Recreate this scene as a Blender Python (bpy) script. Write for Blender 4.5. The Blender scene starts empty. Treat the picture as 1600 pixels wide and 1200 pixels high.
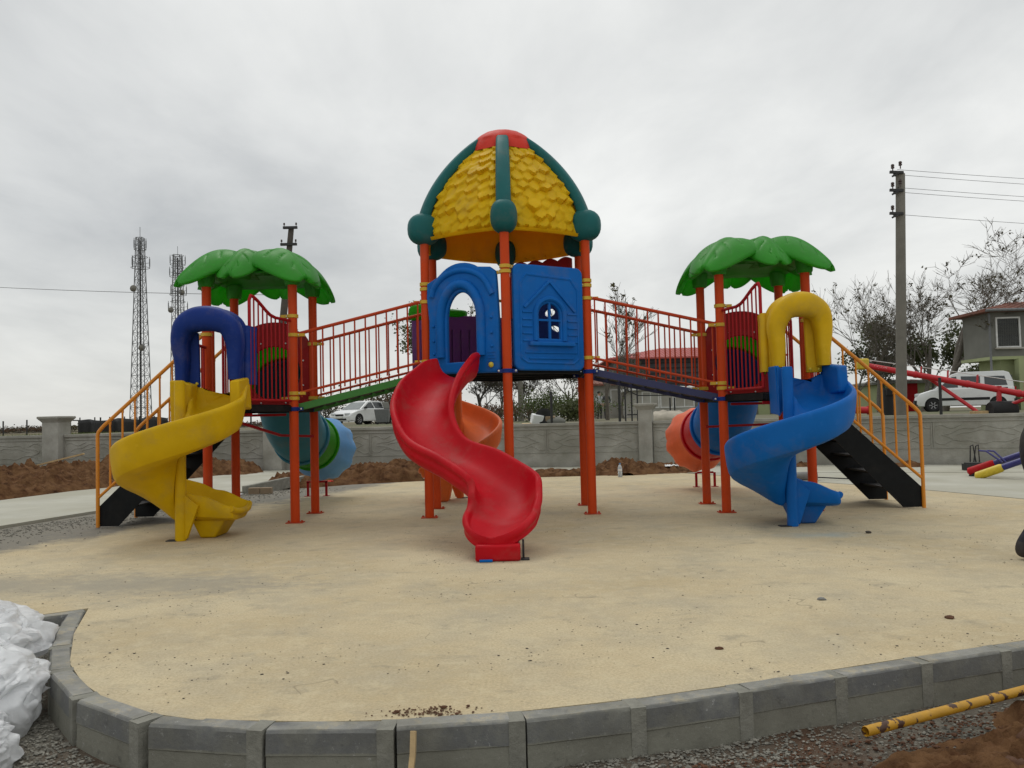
import bpy, math, random
from mathutils import Vector, Matrix, noise
R=math.radians; PI=math.pi
sc=bpy.context.scene; col=sc.collection
# ------------------------------------------------------------ camera, sky, sun, exposure
F=1280.0; HC=1.2
PIT=math.atan(53/F); ROL=math.atan(0.024)
_f=Vector((0,math.cos(PIT),math.sin(PIT))); _u=Vector((0,-math.sin(PIT),math.cos(PIT))); _r=Vector((1,0,0))
CR=_r*math.cos(ROL)-_u*math.sin(ROL); CU=_r*math.sin(ROL)+_u*math.cos(ROL)
cd=bpy.data.cameras.new('camera'); cam=bpy.data.objects.new('camera',cd); col.objects.link(cam)
m=Matrix((CR,CU,-_f)).transposed().to_4x4(); m.translation=Vector((0,0,HC)); cam.matrix_world=m
cd.sensor_width=36; cd.lens=36*F/1600; cd.clip_start=0.05; cd.clip_end=8000
sc.camera=cam
def P(px,py,Y):                     # photo pixel + distance -> point of the place
    d=_f+CR*((px-800)/F)+CU*((600-py)/F); t=Y/d.y
    return Vector((d.x*t,Y,HC+d.z*t))
SUN_EL,SUN_AZ=R(58),R(-20)
w=bpy.data.worlds.new('World'); sc.world=w; w.use_nodes=True
nt=w.node_tree; nt.nodes.clear(); N=nt.nodes.new; LK=nt.links.new
def nd(t,**k):
    n=N(t)
    for a,b in k.items(): setattr(n,a,b)
    return n
def mth(op,a,b=None,c=None):
    n=N('ShaderNodeMath'); n.operation=op
    for i,s in enumerate((a,b,c)):
        if s is None: continue
        if isinstance(s,(int,float)): n.inputs[i].default_value=s
        else: LK(s,n.inputs[i])
    return n.outputs[0]
tc=N('ShaderNodeTexCoord'); sx=N('ShaderNodeSeparateXYZ'); LK(tc.outputs['Generated'],sx.inputs[0])
zc=mth('MAXIMUM',sx.outputs[2],0.0); zz=mth('ADD',zc,0.16)
cb=N('ShaderNodeCombineXYZ'); LK(mth('DIVIDE',sx.outputs[0],zz),cb.inputs[0]); LK(mth('DIVIDE',sx.outputs[1],zz),cb.inputs[1])
def nz(scale,det,rough,off,dist=0.0):
    mp=N('ShaderNodeMapping'); mp.inputs['Location'].default_value=off; mp.inputs['Scale'].default_value=(1,.62,1); LK(cb.outputs[0],mp.inputs[0])
    n=N('ShaderNodeTexNoise'); n.inputs['Scale'].default_value=scale; n.inputs['Detail'].default_value=det; n.inputs['Roughness'].default_value=rough; n.inputs['Distortion'].default_value=dist
    LK(mp.outputs[0],n.inputs['Vector']); return n.outputs['Fac']
n1=nz(1.05,7,.52,(3.1,1.7,0),.25); n2=nz(.42,3,.5,(8.2,4.4,2))
n3=nz(3.2,6,.6,(1.2,6.4,1),.4)
mix=mth('ADD',mth('ADD',mth('MULTIPLY',n1,.50),mth('MULTIPLY',n2,.36)),mth('MULTIPLY',n3,.14))
cr=N('ShaderNodeValToRGB'); LK(mix,cr.inputs[0])
e=cr.color_ramp.elements; e[0].position=.37; e[0].color=(.49,.505,.51,1); e[1].position=.62; e[1].color=(.88,.885,.86,1)
x=cr.color_ramp.elements.new(.50); x.color=(.69,.70,.69,1)
# paler band low over the horizon
lo=mth('SUBTRACT',1.0,mth('MINIMUM',mth('DIVIDE',zc,.22),1.0))
mx=N('ShaderNodeMix'); mx.data_type='RGBA'; LK(mth('MULTIPLY',lo,.60),mx.inputs[0]); LK(cr.outputs[0],mx.inputs[6]); mx.inputs[7].default_value=(.64,.64,.61,1)
ss=N('ShaderNodeMapRange'); ss.interpolation_type='SMOOTHSTEP'; ss.inputs[1].default_value=.56; ss.inputs[2].default_value=.85; ss.inputs[3].default_value=1.0; ss.inputs[4].default_value=1.3
LK(sx.outputs[2],ss.inputs[0])
vm=N('ShaderNodeVectorMath'); vm.operation='SCALE'; LK(mx.outputs[2],vm.inputs[0]); LK(ss.outputs[0],vm.inputs[3])
sky=N('ShaderNodeTexSky'); sky.sky_type='NISHITA'; sky.sun_disc=False; sky.sun_elevation=SUN_EL; sky.sun_rotation=SUN_AZ
b1=N('ShaderNodeBackground'); LK(sky.outputs[0],b1.inputs[0]); b1.inputs[1].default_value=.006
b2=N('ShaderNodeBackground'); LK(vm.outputs[0],b2.inputs[0]); b2.inputs[1].default_value=1.0
ad=N('ShaderNodeAddShader'); LK(b1.outputs[0],ad.inputs[0]); LK(b2.outputs[0],ad.inputs[1])
wo=N('ShaderNodeOutputWorld'); LK(ad.outputs[0],wo.inputs[0])
ld=bpy.data.lights.new('sun','SUN'); ld.energy=.60; ld.angle=R(22); ld.color=(1,.97,.92)
lo_=bpy.data.objects.new('sun',ld); col.objects.link(lo_); lo_.location=(0,0,30)
sd=Vector((math.sin(SUN_AZ)*math.cos(SUN_EL),math.cos(SUN_AZ)*math.cos(SUN_EL),math.sin(SUN_EL)))
lo_.rotation_euler=sd.to_track_quat('Z','Y').to_euler()
sc.view_settings.view_transform='Standard'; sc.view_settings.look='None'; sc.view_settings.exposure=0.0; sc.view_settings.gamma=1
# ------------------------------------------------------------ materials
def mat(name,c,rough=.5,var=.12,scale=6,bump=.0,bscale=40,c2=None,c2amt=.5,c2scale=3,c2w=.25,spec=.5,metal=0,trans=0,space='Object',grime=0.0):
    m=bpy.data.materials.new(name); m.use_nodes=True; t=m.node_tree; p=t.nodes['Principled BSDF']
    p.inputs['Roughness'].default_value=rough; p.inputs['Metallic'].default_value=metal; p.inputs['Specular IOR Level'].default_value=spec
    tcn=t.nodes.new('ShaderNodeTexCoord'); src=tcn.outputs['Object']
    def noi(s,d,r=.55,o=0):
        mp=t.nodes.new('ShaderNodeMapping'); mp.inputs['Location'].default_value=(o,o*.7,o*.3); t.links.new(src,mp.inputs[0])
        n=t.nodes.new('ShaderNodeTexNoise'); n.inputs['Scale'].default_value=s; n.inputs['Detail'].default_value=d; n.inputs['Roughness'].default_value=r
        t.links.new(mp.outputs[0],n.inputs['Vector']); return n.outputs['Fac']
    def ramp(f,a,b,ca,cb):
        r=t.nodes.new('ShaderNodeValToRGB'); r.color_ramp.elements[0].position=a; r.color_ramp.elements[1].position=b
        r.color_ramp.elements[0].color=(*ca,1); r.color_ramp.elements[1].color=(*cb,1); t.links.new(f,r.inputs[0]); return r.outputs[0]
    k=lambda q:tuple(min(1,v*q) for v in c)
    out=ramp(noi(scale,5),.3,.7,k(1-var),k(1+var))
    def mixc(f,a,b,mode='MIX'):
        x=t.nodes.new('ShaderNodeMix'); x.data_type='RGBA'; x.blend_type=mode
        if isinstance(f,float): x.inputs[0].default_value=f
        else: t.links.new(f,x.inputs[0])
        for i,s in ((6,a),(7,b)):
            if isinstance(s,tuple): x.inputs[i].default_value=(*s,1)
            else: t.links.new(s,x.inputs[i])
        return x.outputs[2]
    if c2: out=mixc(ramp(noi(c2scale,6,.6,5),.5-.25*c2amt+.05,.5-.25*c2amt+.05+c2w,(0,0,0),(1,1,1)),out,c2)
    if grime: out=mixc(ramp(noi(2.3,8,.7,9),.52,.72,(0,0,0),(grime,)*3),out,(.16,.13,.10))
    t.links.new(out,p.inputs['Base Color'])
    if rough<.7:
        rr=t.nodes.new('ShaderNodeMapRange'); rr.inputs[3].default_value=rough*.8; rr.inputs[4].default_value=min(1,rough*1.35); t.links.new(noi(scale*1.7,6,.6,3),rr.inputs[0]); t.links.new(rr.outputs[0],p.inputs['Roughness'])
    if bump:
        b=t.nodes.new('ShaderNodeBump'); b.inputs['Strength'].default_value=bump; b.inputs['Distance'].default_value=.02; t.links.new(noi(bscale,6,.65,1),b.inputs['Height']); t.links.new(b.outputs[0],p.inputs['Normal'])
    if trans:
        tr=t.nodes.new('ShaderNodeBsdfTranslucent'); t.links.new(out,tr.inputs[0]) if not isinstance(trans,tuple) else None
        if isinstance(trans,tuple): tr.inputs[0].default_value=(*trans[1],1); a=trans[0]
        else: a=trans
        ms=t.nodes.new('ShaderNodeMixShader'); ms.inputs[0].default_value=a
        t.links.new(p.outputs[0],ms.inputs[1]); t.links.new(tr.outputs[0],ms.inputs[2]); t.links.new(ms.outputs[0],t.nodes['Material Output'].inputs[0])
    m['h']=1
    return m
def plas(n,c,r=.38,**k): return mat(n,c,min(.6,r+.08),c2=tuple(min(1,v*1.08+.012) for v in c),c2amt=-.1,c2scale=9,c2w=.2,var=.10,scale=3,grime=.30,bump=.06,bscale=9,**{'spec':.16,**k})
M=dict(
 post=mat('orange_red_paint',(.56,.058,.008),.45,.06,4,grime=.18,spec=.16),
 rail=mat('brick_orange_paint',(.45,.052,.014),.48,.08,5,grime=.25,spec=.15),
 redpipe=mat('crimson_paint',(.34,.008,.012),.4,.08,5,spec=.15),
 yrail=mat('amber_paint',(.66,.235,.010),.45,.08,5,grime=.15),
 red=plas('red_plastic',(.45,.003,.010),.34,spec=.14), yel=plas('yellow_plastic',(.56,.345,.002),.42), blue=plas('blue_plastic',(.002,.115,.42),.40),
 navy=plas('navy_plastic',(.006,.028,.18),.36), ochre=plas('golden_plastic',(.62,.38,.008),.36), orange=plas('orange_plastic',(.66,.13,.025),.36),
 teal=plas('teal_plastic',(.012,.105,.105),.4), tealt=plas('sea_blue_plastic',(.03,.17,.24),.35), sky=plas('light_blue_plastic',(.09,.27,.55),.4),
 green=plas('leaf_green_plastic',(.045,.34,.026),.34,spec=.35,trans=(.42,(.03,.62,.01))), green2=plas('bright_green_plastic',(.04,.33,.006),.35,trans=(.45,(.05,.6,.01))),
 roofy=plas('thatch_yellow_plastic',(.74,.50,.006),.42,trans=(.30,(.95,.36,.005))), capr=plas('cap_red_plastic',(.55,.035,.02),.4),
 purple=plas('purple_plastic',(.13,.035,.16),.4), dred=plas('dark_red_plastic',(.30,.012,.012),.4), oranget=plas('coral_plastic',(.68,.11,.03),.38),
 clamp=mat('yellow_cast_clamp',(.58,.36,.02),.45,.1,8), black=mat('black_steel',(.008,.009,.010),.55,.2,8,grime=.06,spec=.15), gbeam=mat('green_beam_paint',(.03,.19,.015),.4,.08,4),
 nbeam=mat('navy_beam_paint',(.015,.018,.085),.4,.08,4), bolt=mat('zinc_bolt',(.6,.6,.58),.35,.1,30,metal=.7), ybolt=mat('yellow_bolt_cap',(.6,.45,.03),.4,.1,20),
 conc=mat('cast_concrete',(.36,.35,.31),.85,.18,3,bump=.5,bscale=25,grime=.35,c2=(.25,.245,.205),c2amt=.8,c2scale=1.4),
 path=mat('pale_concrete',(.44,.43,.36),.9,.08,1.2,bump=.25,bscale=40,c2=(.37,.355,.28),c2amt=.7,c2scale=.8),
 joint=mat('dark_joint',(.06,.06,.055),.9,.2,10),
 soil=mat('brown_soil',(.075,.034,.016),.97,.5,9,bump=1.0,bscale=22,c2=(.16,.085,.04),c2amt=.8,c2scale=6,spec=.1),
 wood=mat('raw_timber',(.48,.34,.17),.7,.15,14,bump=.2,bscale=60), bark=mat('grey_bark',(.135,.12,.10),.9,.25,12,bump=.4,bscale=30), bark2=mat('dark_bark',(.06,.052,.045),.9,.25,12),
 leafd=mat('autumn_leaf',(.06,.052,.018),.7,.35,.9,trans=.25), leafg=mat('green_leaf',(.065,.095,.018),.65,.35,.7,trans=.3), leafo=mat('olive_leaf',(.075,.09,.03),.7,.3,.8,trans=.25), leafb=mat('brown_leaf',(.11,.06,.03),.8,.3,.8,trans=.25),
 grass=mat('field_grass',(.085,.105,.03),.95,.3,.25,c2=(.13,.10,.055),c2amt=1.0,c2scale=.12),
 polec=mat('weathered_pole_concrete',(.17,.16,.135),.85,.15,3,bump=.3,bscale=20), dark=mat('dark_iron',(.02,.02,.02),.6,.2,9), steel=mat('galvanised_steel',(.17,.175,.18),.55,.12,9,metal=.3), porc=mat('brown_insulator',(.05,.03,.025),.3),
 white=mat('white_car_paint',(.72,.73,.73),.3,.04,2,grime=.15), glass=mat('dark_window_glass',(.03,.037,.04),.12,.2,2,spec=.8), glassg=mat('grey_window_glass',(.16,.18,.18),.15,.15,2,spec=.8), rub=mat('black_rubber',(.012,.012,.012),.8,.2,20), rim=mat('grey_wheel_rim',(.35,.35,.36),.4,.1,20,metal=.5),
 lamp=mat('headlamp_glass',(.6,.62,.64),.15), plate=mat('number_plate',(.65,.65,.6),.5), 
 plaster=mat('pale_plaster',(.42,.41,.37),.9,.1,1,bump=.2,bscale=12,c2=(.3,.28,.24),c2amt=.6,c2scale=.7), gplaster=mat('grey_plaster',(.165,.165,.145),.9,.15,1,bump=.2,bscale=12), lime=mat('lime_plaster',(.34,.38,.20),.9,.08,1,c2=(.3,.33,.18),c2amt=.5,c2scale=.8), wframe=mat('white_window_frame',(.62,.62,.6),.5), sheet=mat('pale_sheet_roof',(.62,.62,.60),.5),
 tiled=mat('clay_tile',(.20,.085,.06),.85,.25,2.5,c2=(.2,.075,.05),c2amt=.8,c2scale=1.5), redroof=mat('red_sheet_roof',(.36,.07,.06),.6,.1,2), slat=mat('dark_slats',(.06,.06,.065),.7,.2,3),
 augr=mat('bright_red_paint',(.50,.012,.02),.35,.08,3), seeb=mat('seesaw_navy_paint',(.03,.03,.16),.35,.1,6), whitep=mat('white_paint_marks',(.75,.72,.7),.6),
 plastic=None, skin=mat('skin',(.42,.22,.14),.55,.05,8), hair=mat('dark_hair',(.015,.011,.009),.6,.2,40), jacket=mat('charcoal_jacket',(.022,.02,.018),.85,.25,12,bump=.3,bscale=30), jeans=mat('dark_trousers',(.018,.017,.025),.85,.3,14,bump=.3,bscale=30), shoe=mat('dark_boot',(.03,.024,.024),.6,.3,18), shirtw=mat('pale_shirt',(.5,.52,.56),.8), shirtd=mat('dark_shirt',(.05,.05,.055),.8),
 brick=mat('tan_brick',(.26,.19,.12),.85,.15,6,bump=.3,bscale=40), stone=mat('grey_block',(.2,.2,.19),.85,.15,6,bump=.3,bscale=30), crumb=mat('dark_crumbs',(.06,.05,.04),.9,.4,30), grav=mat('crushed_gravel',(.22,.21,.18),.95,.6,30,spec=.1), soilc=mat('soil_crumbs',(.10,.045,.022),.95,.4,9,bump=.6,bscale=40),
)
# sandy slab
def slab_mat():
    m=bpy.data.materials.new('sandy_screed'); m.use_nodes=True; t=m.node_tree; p=t.nodes['Principled BSDF']; p.inputs['Roughness'].default_value=.88; p.inputs['Specular IOR Level'].default_value=.25
    tcn=t.nodes.new('ShaderNodeTexCoord')
    def noi(s,d,r,o,sc3=(1,1,1)):
        mp=t.nodes.new('ShaderNodeMapping'); mp.inputs['Location'].default_value=o; mp.inputs['Scale'].default_value=sc3; t.links.new(tcn.outputs['Object'],mp.inputs[0])
        n=t.nodes.new('ShaderNodeTexNoise'); n.inputs['Scale'].default_value=s; n.inputs['Detail'].default_value=d; n.inputs['Roughness'].default_value=r; t.links.new(mp.outputs[0],n.inputs['Vector']); return n.outputs['Fac']
    def ramp(f,stops):
        r=t.nodes.new('ShaderNodeValToRGB'); el=r.color_ramp.elements
        for i,(q,c) in enumerate(stops):
            if i<2: el[i].position=q; el[i].color=(*c,1)
            else: z=el.new(q); z.color=(*c,1)
        t.links.new(f,r.inputs[0]); return r.outputs[0]
    def mx(f,a,b):
        x=t.nodes.new('ShaderNodeMix'); x.data_type='RGBA'; t.links.new(f,x.inputs[0])
        for i,s in ((6,a),(7,b)):
            if isinstance(s,tuple): x.inputs[i].default_value=(*s,1)
            else: t.links.new(s,x.inputs[i])
        return x.outputs[2]
    base=ramp(noi(.55,6,.55,(2,3,0)),[(.33,(.475,.38,.225)),(.5,(.565,.465,.295)),(.68,(.63,.54,.36))])
    base=mx(ramp(noi(1.7,7,.65,(7,1,0),(1,1,1)),[(.44,(0,0,0)),(.66,(.85,.85,.85))]),base,(.45,.395,.285))       # greyer trodden areas
    base=mx(ramp(noi(3.5,8,.75,(1,9,0),(.8,1.1,1)),[(.545,(0,0,0)),(.70,(.7,.7,.7))]),base,(.25,.23,.185))     # grey smears
    base=mx(ramp(noi(22,6,.8,(4,4,0),(.8,1,1)),[(.60,(0,0,0)),(.70,(.8,.8,.8))]),base,(.15,.125,.09))         # specks
    base=mx(ramp(noi(70,5,.8,(4,2,0)),[(.40,(.6,.6,.6)),(.58,(0,0,0))]),base,(.34,.28,.17))
    base=mx(ramp(noi(7,8,.8,(14,2,0)),[(.50,(0,0,0)),(.62,(.5,.5,.5))]),base,(.58,.50,.33))
    # hairline scratches
    def absd(f):
        a=t.nodes.new('ShaderNodeMath'); a.operation='SUBTRACT'; t.links.new(f,a.inputs[0]); a.inputs[1].default_value=.5
        b=t.nodes.new('ShaderNodeMath'); b.operation='ABSOLUTE'; t.links.new(a.outputs[0],b.inputs[0]); return b.outputs[0]
    ms_=t.nodes.new('ShaderNodeMath'); ms_.operation='ADD'; t.links.new(absd(noi(1.15,3,.4,(3,8,0))),ms_.inputs[0]); t.links.new(ramp(noi(1.9,3,.5,(9,9,0)),[(.50,(.05,.05,.05)),(.60,(0,0,0))]),ms_.inputs[1])
    base=mx(ramp(ms_.outputs[0],[(.0,(.6,.6,.6)),(.0035,(0,0,0))]),base,(.20,.165,.11))
    # gravelly strip towards the side path
    sp=t.nodes.new('ShaderNodeSeparateXYZ'); t.links.new(tcn.outputs['Object'],sp.inputs[0])
    def math_(op,a,b):
        n=t.nodes.new('ShaderNodeMath'); n.operation=op
        for i,s in enumerate((a,b)):
            if isinstance(s,(int,float)): n.inputs[i].default_value=s
            else: t.links.new(s,n.inputs[i])
        return n.outputs[0]
    # distance from line through (-6.2,9.9),(-4.6,14.6)
    dl=math_('SUBTRACT',math_('ADD',math_('MULTIPLY',sp.outputs[0],-.946),math_('MULTIPLY',sp.outputs[1],.322)),8.05)  # 0 near the path edge
    edge=math_('ADD',math_('MULTIPLY',dl,.8),math_('MULTIPLY',noi(2.2,6,.7,(0,0,0)),1.5))
    base=mx(ramp(edge,[(.02,(0,0,0)),(.42,(.85,.85,.85))]),base,(.15,.145,.13))
    # band of grey dust on the left
    d2=math_('ABSOLUTE',math_('SUBTRACT',math_('ADD',sp.outputs[1],math_('MULTIPLY',sp.outputs[0],.10)),6.0),0)
    d3=math_('ADD',math_('ADD',math_('MULTIPLY',d2,.9),math_('MULTIPLY',math_('MAXIMUM',math_('ADD',sp.outputs[0],2.2),0),.55)),math_('MULTIPLY',noi(5.0,9,.85,(5,5,0),(.8,1.2,1)),-2.3))
    base=mx(ramp(d3,[(.0,(.75,.75,.75)),(.25,(0,0,0))]) if False else ramp(math_('ADD',d3,1.15),[(.10,(.6,.6,.6)),(.60,(0,0,0))]),base,(.25,.235,.195))
    # faint blue chalk smear near the blue slide
    dx=math_('SUBTRACT',sp.outputs[0],2.95); dy=math_('MULTIPLY',math_('SUBTRACT',sp.outputs[1],7.95),2.2)
    rr=math_('ADD',math_('SQRT',math_('ADD',math_('MULTIPLY',dx,dx),math_('MULTIPLY',dy,dy)),0),math_('MULTIPLY',noi(5,6,.7,(3,3,0)),.9))
    base=mx(ramp(rr,[(.45,(.5,.5,.5)),(.95,(0,0,0))]),base,(.30,.40,.42))
    t.links.new(base,p.inputs['Base Color'])
    b=t.nodes.new('ShaderNodeBump'); b.inputs['Strength'].default_value=.35; b.inputs['Distance'].default_value=.01; t.links.new(noi(30,8,.7,(0,1,0)),b.inputs['Height']); t.links.new(b.outputs[0],p.inputs['Normal'])
    return m
M['slab']=slab_mat()
def kerb_mat():
    m=bpy.data.materials.new('kerb_concrete'); m.use_nodes=True; t=m.node_tree; p=t.nodes['Principled BSDF']; p.inputs['Roughness'].default_value=.85
    tcn=t.nodes.new('ShaderNodeTexCoord'); sp=t.nodes.new('ShaderNodeSeparateXYZ'); t.links.new(tcn.outputs['Object'],sp.inputs[0])
    def noi(s,d,r,o=0):
        mp=t.nodes.new('ShaderNodeMapping'); mp.inputs['Location'].default_value=(o,o,0); t.links.new(tcn.outputs['Object'],mp.inputs[0])
        n=t.nodes.new('ShaderNodeTexNoise'); n.inputs['Scale'].default_value=s; n.inputs['Detail'].default_value=d; n.inputs['Roughness'].default_value=r; t.links.new(mp.outputs[0],n.inputs['Vector']); return n.outputs['Fac']
    def mp_(f,a,b,c,d):
        n=t.nodes.new('ShaderNodeMapRange'); t.links.new(f,n.inputs[0]); n.inputs[1].default_value=a; n.inputs[2].default_value=b; n.inputs[3].default_value=c; n.inputs[4].default_value=d; return n.outputs[0]
    def mx(f,a,b):
        x=t.nodes.new('ShaderNodeMix'); x.data_type='RGBA'; t.links.new(f,x.inputs[0])
        for i,s in ((6,a),(7,b)):
            if isinstance(s,tuple): x.inputs[i].default_value=(*s,1)
            else: t.links.new(s,x.inputs[i])
        return x.outputs[2]
    ad=t.nodes.new('ShaderNodeMath'); ad.operation='ADD'; t.links.new(sp.outputs[2],ad.inputs[0]); t.links.new(mp_(noi(9,4,.5),0,1,-.012,.012),ad.inputs[1])
    band=mp_(ad.outputs[0],-.094,-.088,0,1)
    c=mx(band,(.215,.21,.17),(.135,.137,.135))
    c=mx(mp_(ad.outputs[0],-.004,.004,0,.9),c,(.30,.295,.27))
    tp=t.nodes.new('ShaderNodeMath'); tp.operation='MULTIPLY'; t.links.new(mp_(ad.outputs[0],-.004,.004,0,1),tp.inputs[0]); t.links.new(mp_(noi(7,8,.8,31),.50,.60,0,.8),tp.inputs[1]); c=mx(tp.outputs[0],c,(.42,.36,.24))
    c=mx(mp_(noi(4,9,.75,3),.45,.68,0,.75),c,(.25,.245,.20))
    c=mx(mp_(noi(22,8,.8,7),.60,.66,0,.7),c,(.42,.42,.40))
    c=mx(mp_(noi(2.1,6,.7,27),.42,.62,0,.55),c,(.13,.125,.10))
    c=mx(mp_(noi(14,6,.7,17),.60,.74,0,.5),c,(.05,.05,.045))
    t.links.new(c,p.inputs['Base Color'])
    b=t.nodes.new('ShaderNodeBump'); b.inputs['Strength'].default_value=.5; b.inputs['Distance'].default_value=.01; t.links.new(noi(40,8,.7,0),b.inputs['Height']); t.links.new(b.outputs[0],p.inputs['Normal'])
    return m
M['kerb']=kerb_mat()
M['mortar']=mat('kerb_mortar',(.225,.22,.185),.9,.2,12,bump=.5,bscale=40)
M['gground']=mat('gravelly_earth',(.16,.15,.12),.97,.45,22,bump=1,bscale=45,c2=(.10,.055,.03),c2amt=.6,c2scale=1.3)
def bag_mat():
    m=mat('milky_plastic_sheet',(.90,.91,.92),.22,.05,5,bump=.5,bscale=7,trans=.30)
    t=m.node_tree; out=t.nodes['Material Output']; src=out.inputs[0].links[0].from_socket; tp=t.nodes.new('ShaderNodeBsdfTransparent'); ms=t.nodes.new('ShaderNodeMixShader'); ms.inputs[0].default_value=.22; t.links.new(src,ms.inputs[1]); t.links.new(tp.outputs[0],ms.inputs[2]); t.links.new(ms.outputs[0],out.inputs[0]); return m
M['plastic']=bag_mat()
t_=M['plastic'].node_tree; pb=t_.nodes['Principled BSDF']; tcx=t_.nodes.new('ShaderNodeTexCoord'); nzx=t_.nodes.new('ShaderNodeTexNoise'); nzx.inputs['Scale'].default_value=5; mxx=t_.nodes.new('ShaderNodeMix'); mxx.data_type='RGBA'; mxx.inputs[0].default_value=.25; t_.links.new(tcx.outputs['Object'],nzx.inputs['Vector']); t_.links.new(tcx.outputs['Object'],mxx.inputs[6]); t_.links.new(nzx.outputs['Color'],mxx.inputs[7]); vo=t_.nodes.new('ShaderNodeTexVoronoi'); vo.inputs['Scale'].default_value=13; mpx=t_.nodes.new('ShaderNodeMapping'); mpx.inputs['Scale'].default_value=(1.7,.55,.9); mpx.inputs['Rotation'].default_value=(.4,.3,.7); t_.links.new(mxx.outputs[2],mpx.inputs[0]); t_.links.new(mpx.outputs[0],vo.inputs['Vector']); bx_=t_.nodes.new('ShaderNodeBump'); bx_.inputs['Strength'].default_value=.8; bx_.inputs['Distance'].default_value=.03; t_.links.new(vo.outputs['Distance'],bx_.inputs['Height']); t_.links.new(pb.inputs['Normal'].links[0].from_socket,bx_.inputs['Normal']); t_.links.new(bx_.outputs[0],pb.inputs['Normal'])
def rust_mat():
    m=mat('chipped_yellow_pipe',(.50,.26,.012),.5,.15,8,bump=.2,bscale=30,c2=(.06,.022,.010),c2amt=.0,c2scale=16,c2w=.03,grime=.4); return m
M['rust']=rust_mat()
# ------------------------------------------------------------ mesh builder
class MB:
    def __init__(s): s.v=[]; s.f=[]; s.cut=[]
    def add(s,v,f):
        o=len(s.v); s.cut.append((o,len(s.f))); s.v+= [tuple(a) for a in v]; s.f+=[tuple(i+o for i in q) for q in f]; return s
    def box(s,c,d,rz=0,rx=0,ry=0):
        mt=Matrix.Rotation(rz,3,'Z')@Matrix.Rotation(ry,3,'Y')@Matrix.Rotation(rx,3,'X'); c=Vector(c)
        v=[c+mt@Vector((x*d[0]/2,y*d[1]/2,z*d[2]/2)) for x in(-1,1) for y in(-1,1) for z in(-1,1)]
        return s.add(v,[(0,1,3,2),(4,6,7,5),(0,4,5,1),(2,3,7,6),(0,2,6,4),(1,5,7,3)])
    def beam(s,a,b,w,h,up=(0,0,1)):
        a=Vector(a);b=Vector(b);d=(b-a).normalized();r=d.cross(Vector(up));r=r.normalized() if r.length>1e-5 else Vector((1,0,0));u=r.cross(d)
        v=[q+r*x*w/2+u*y*h/2 for q in(a,b) for x,y in((-1,-1),(1,-1),(1,1),(-1,1))]
        return s.add(v,[(3,2,1,0),(4,5,6,7),(0,1,5,4),(1,2,6,5),(2,3,7,6),(3,0,4,7)])
    def sweep(s,frames,prof,closed=True,caps=True):
        # frames: (origin,u,v[,profile]) ; prof: [(a,b)]
        v=[];n=len(prof)
        for fr in frames:
            pr=fr[3] if len(fr)>3 else prof
            for a,b in pr: v.append(fr[0]+fr[1]*a+fr[2]*b)
        f=[]
        for i in range(len(frames)-1):
            for j in range(n if closed else n-1):
                k=(j+1)%n; f.append((i*n+j,i*n+k,(i+1)*n+k,(i+1)*n+j))
        if caps=='strip':
            for o_ in (0,(len(frames)-1)*n):
                for k in range(n//2-1): f.append((o_+k,o_+k+1,o_+n-2-k,o_+n-1-k))
        elif caps and closed: f.append(tuple(reversed(range(n)))); f.append(tuple(range((len(frames)-1)*n,len(frames)*n)))
        return s.add(v,f)
    def tube(s,pts,r,n=8,caps=True,prof=None):
        pts=[Vector(p) for p in pts]; L=len(pts); rs=r if isinstance(r,(list,tuple)) else [r]*L
        fr=[]; t0=(pts[1]-pts[0]).normalized(); up=Vector((0,0,1)) if abs(t0.z)<.9 else Vector((1,0,0)); u=t0.cross(up).normalized()
        for i in range(L):
            t=((pts[min(i+1,L-1)]-pts[i]).normalized()+(pts[i]-pts[max(i-1,0)]).normalized())
            t=t.normalized() if t.length>1e-6 else t0
            u=(u-t*u.dot(t)).normalized(); w_=t.cross(u)
            fr.append((pts[i],u*rs[i],w_*rs[i]))
        return s.sweep(fr,prof or [(math.cos(2*PI*k/n),math.sin(2*PI*k/n)) for k in range(n)],True,caps)
    def lathe(s,prof,c=(0,0,0),n=24,ax='Z',caps=True):
        v=[];f=[];c=Vector(c)
        for r,z in prof:
            for k in range(n):
                a=2*PI*k/n; q=(r*math.cos(a),r*math.sin(a),z)
                if ax=='Y': q=(q[0],q[2],q[1])
                if ax=='X': q=(q[2],q[0],q[1])
                v.append(c+Vector(q))
        for i in range(len(prof)-1):
            for k in range(n): f.append((i*n+k,i*n+(k+1)%n,(i+1)*n+(k+1)%n,(i+1)*n+k))
        if caps and prof[0][0]>1e-4: f.append(tuple(reversed(range(n))))
        if caps and prof[-1][0]>1e-4: f.append(tuple(range((len(prof)-1)*n,len(prof)*n)))
        return s.add(v,f)
    def ell(s,c,r,n=16,m_=10,rz=0,p=1.0):
        v=[];f=[];c=Vector(c)
        for i in range(m_+1):
            a=PI*i/m_
            for k in range(n):
                b=2*PI*k/n
                g=lambda q:math.copysign(abs(q)**p,q)
                q=Vector((r[0]*g(math.sin(a))*g(math.cos(b)),r[1]*g(math.sin(a))*g(math.sin(b)),r[2]*g(math.cos(a))))
                v.append(c+Matrix.Rotation(rz,3,'Z')@q)
        for i in range(m_):
            for k in range(n): f.append((i*n+k,(i+1)*n+k,(i+1)*n+(k+1)%n,i*n+(k+1)%n))
        return s.add(v,f)
    def prism(s,poly,org,U,V,W,t0,t1):
        # polygon in plane (org,U,V) extruded along W
        org=Vector(org);n=len(poly); v=[org+U*a+V*b+W*t for t in(t0,t1) for a,b in poly]
        f=[tuple(reversed(range(n))),tuple(range(n,2*n))]+[(i,(i+1)%n,n+(i+1)%n,n+i) for i in range(n)]
        return s.add(v,f)
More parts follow.
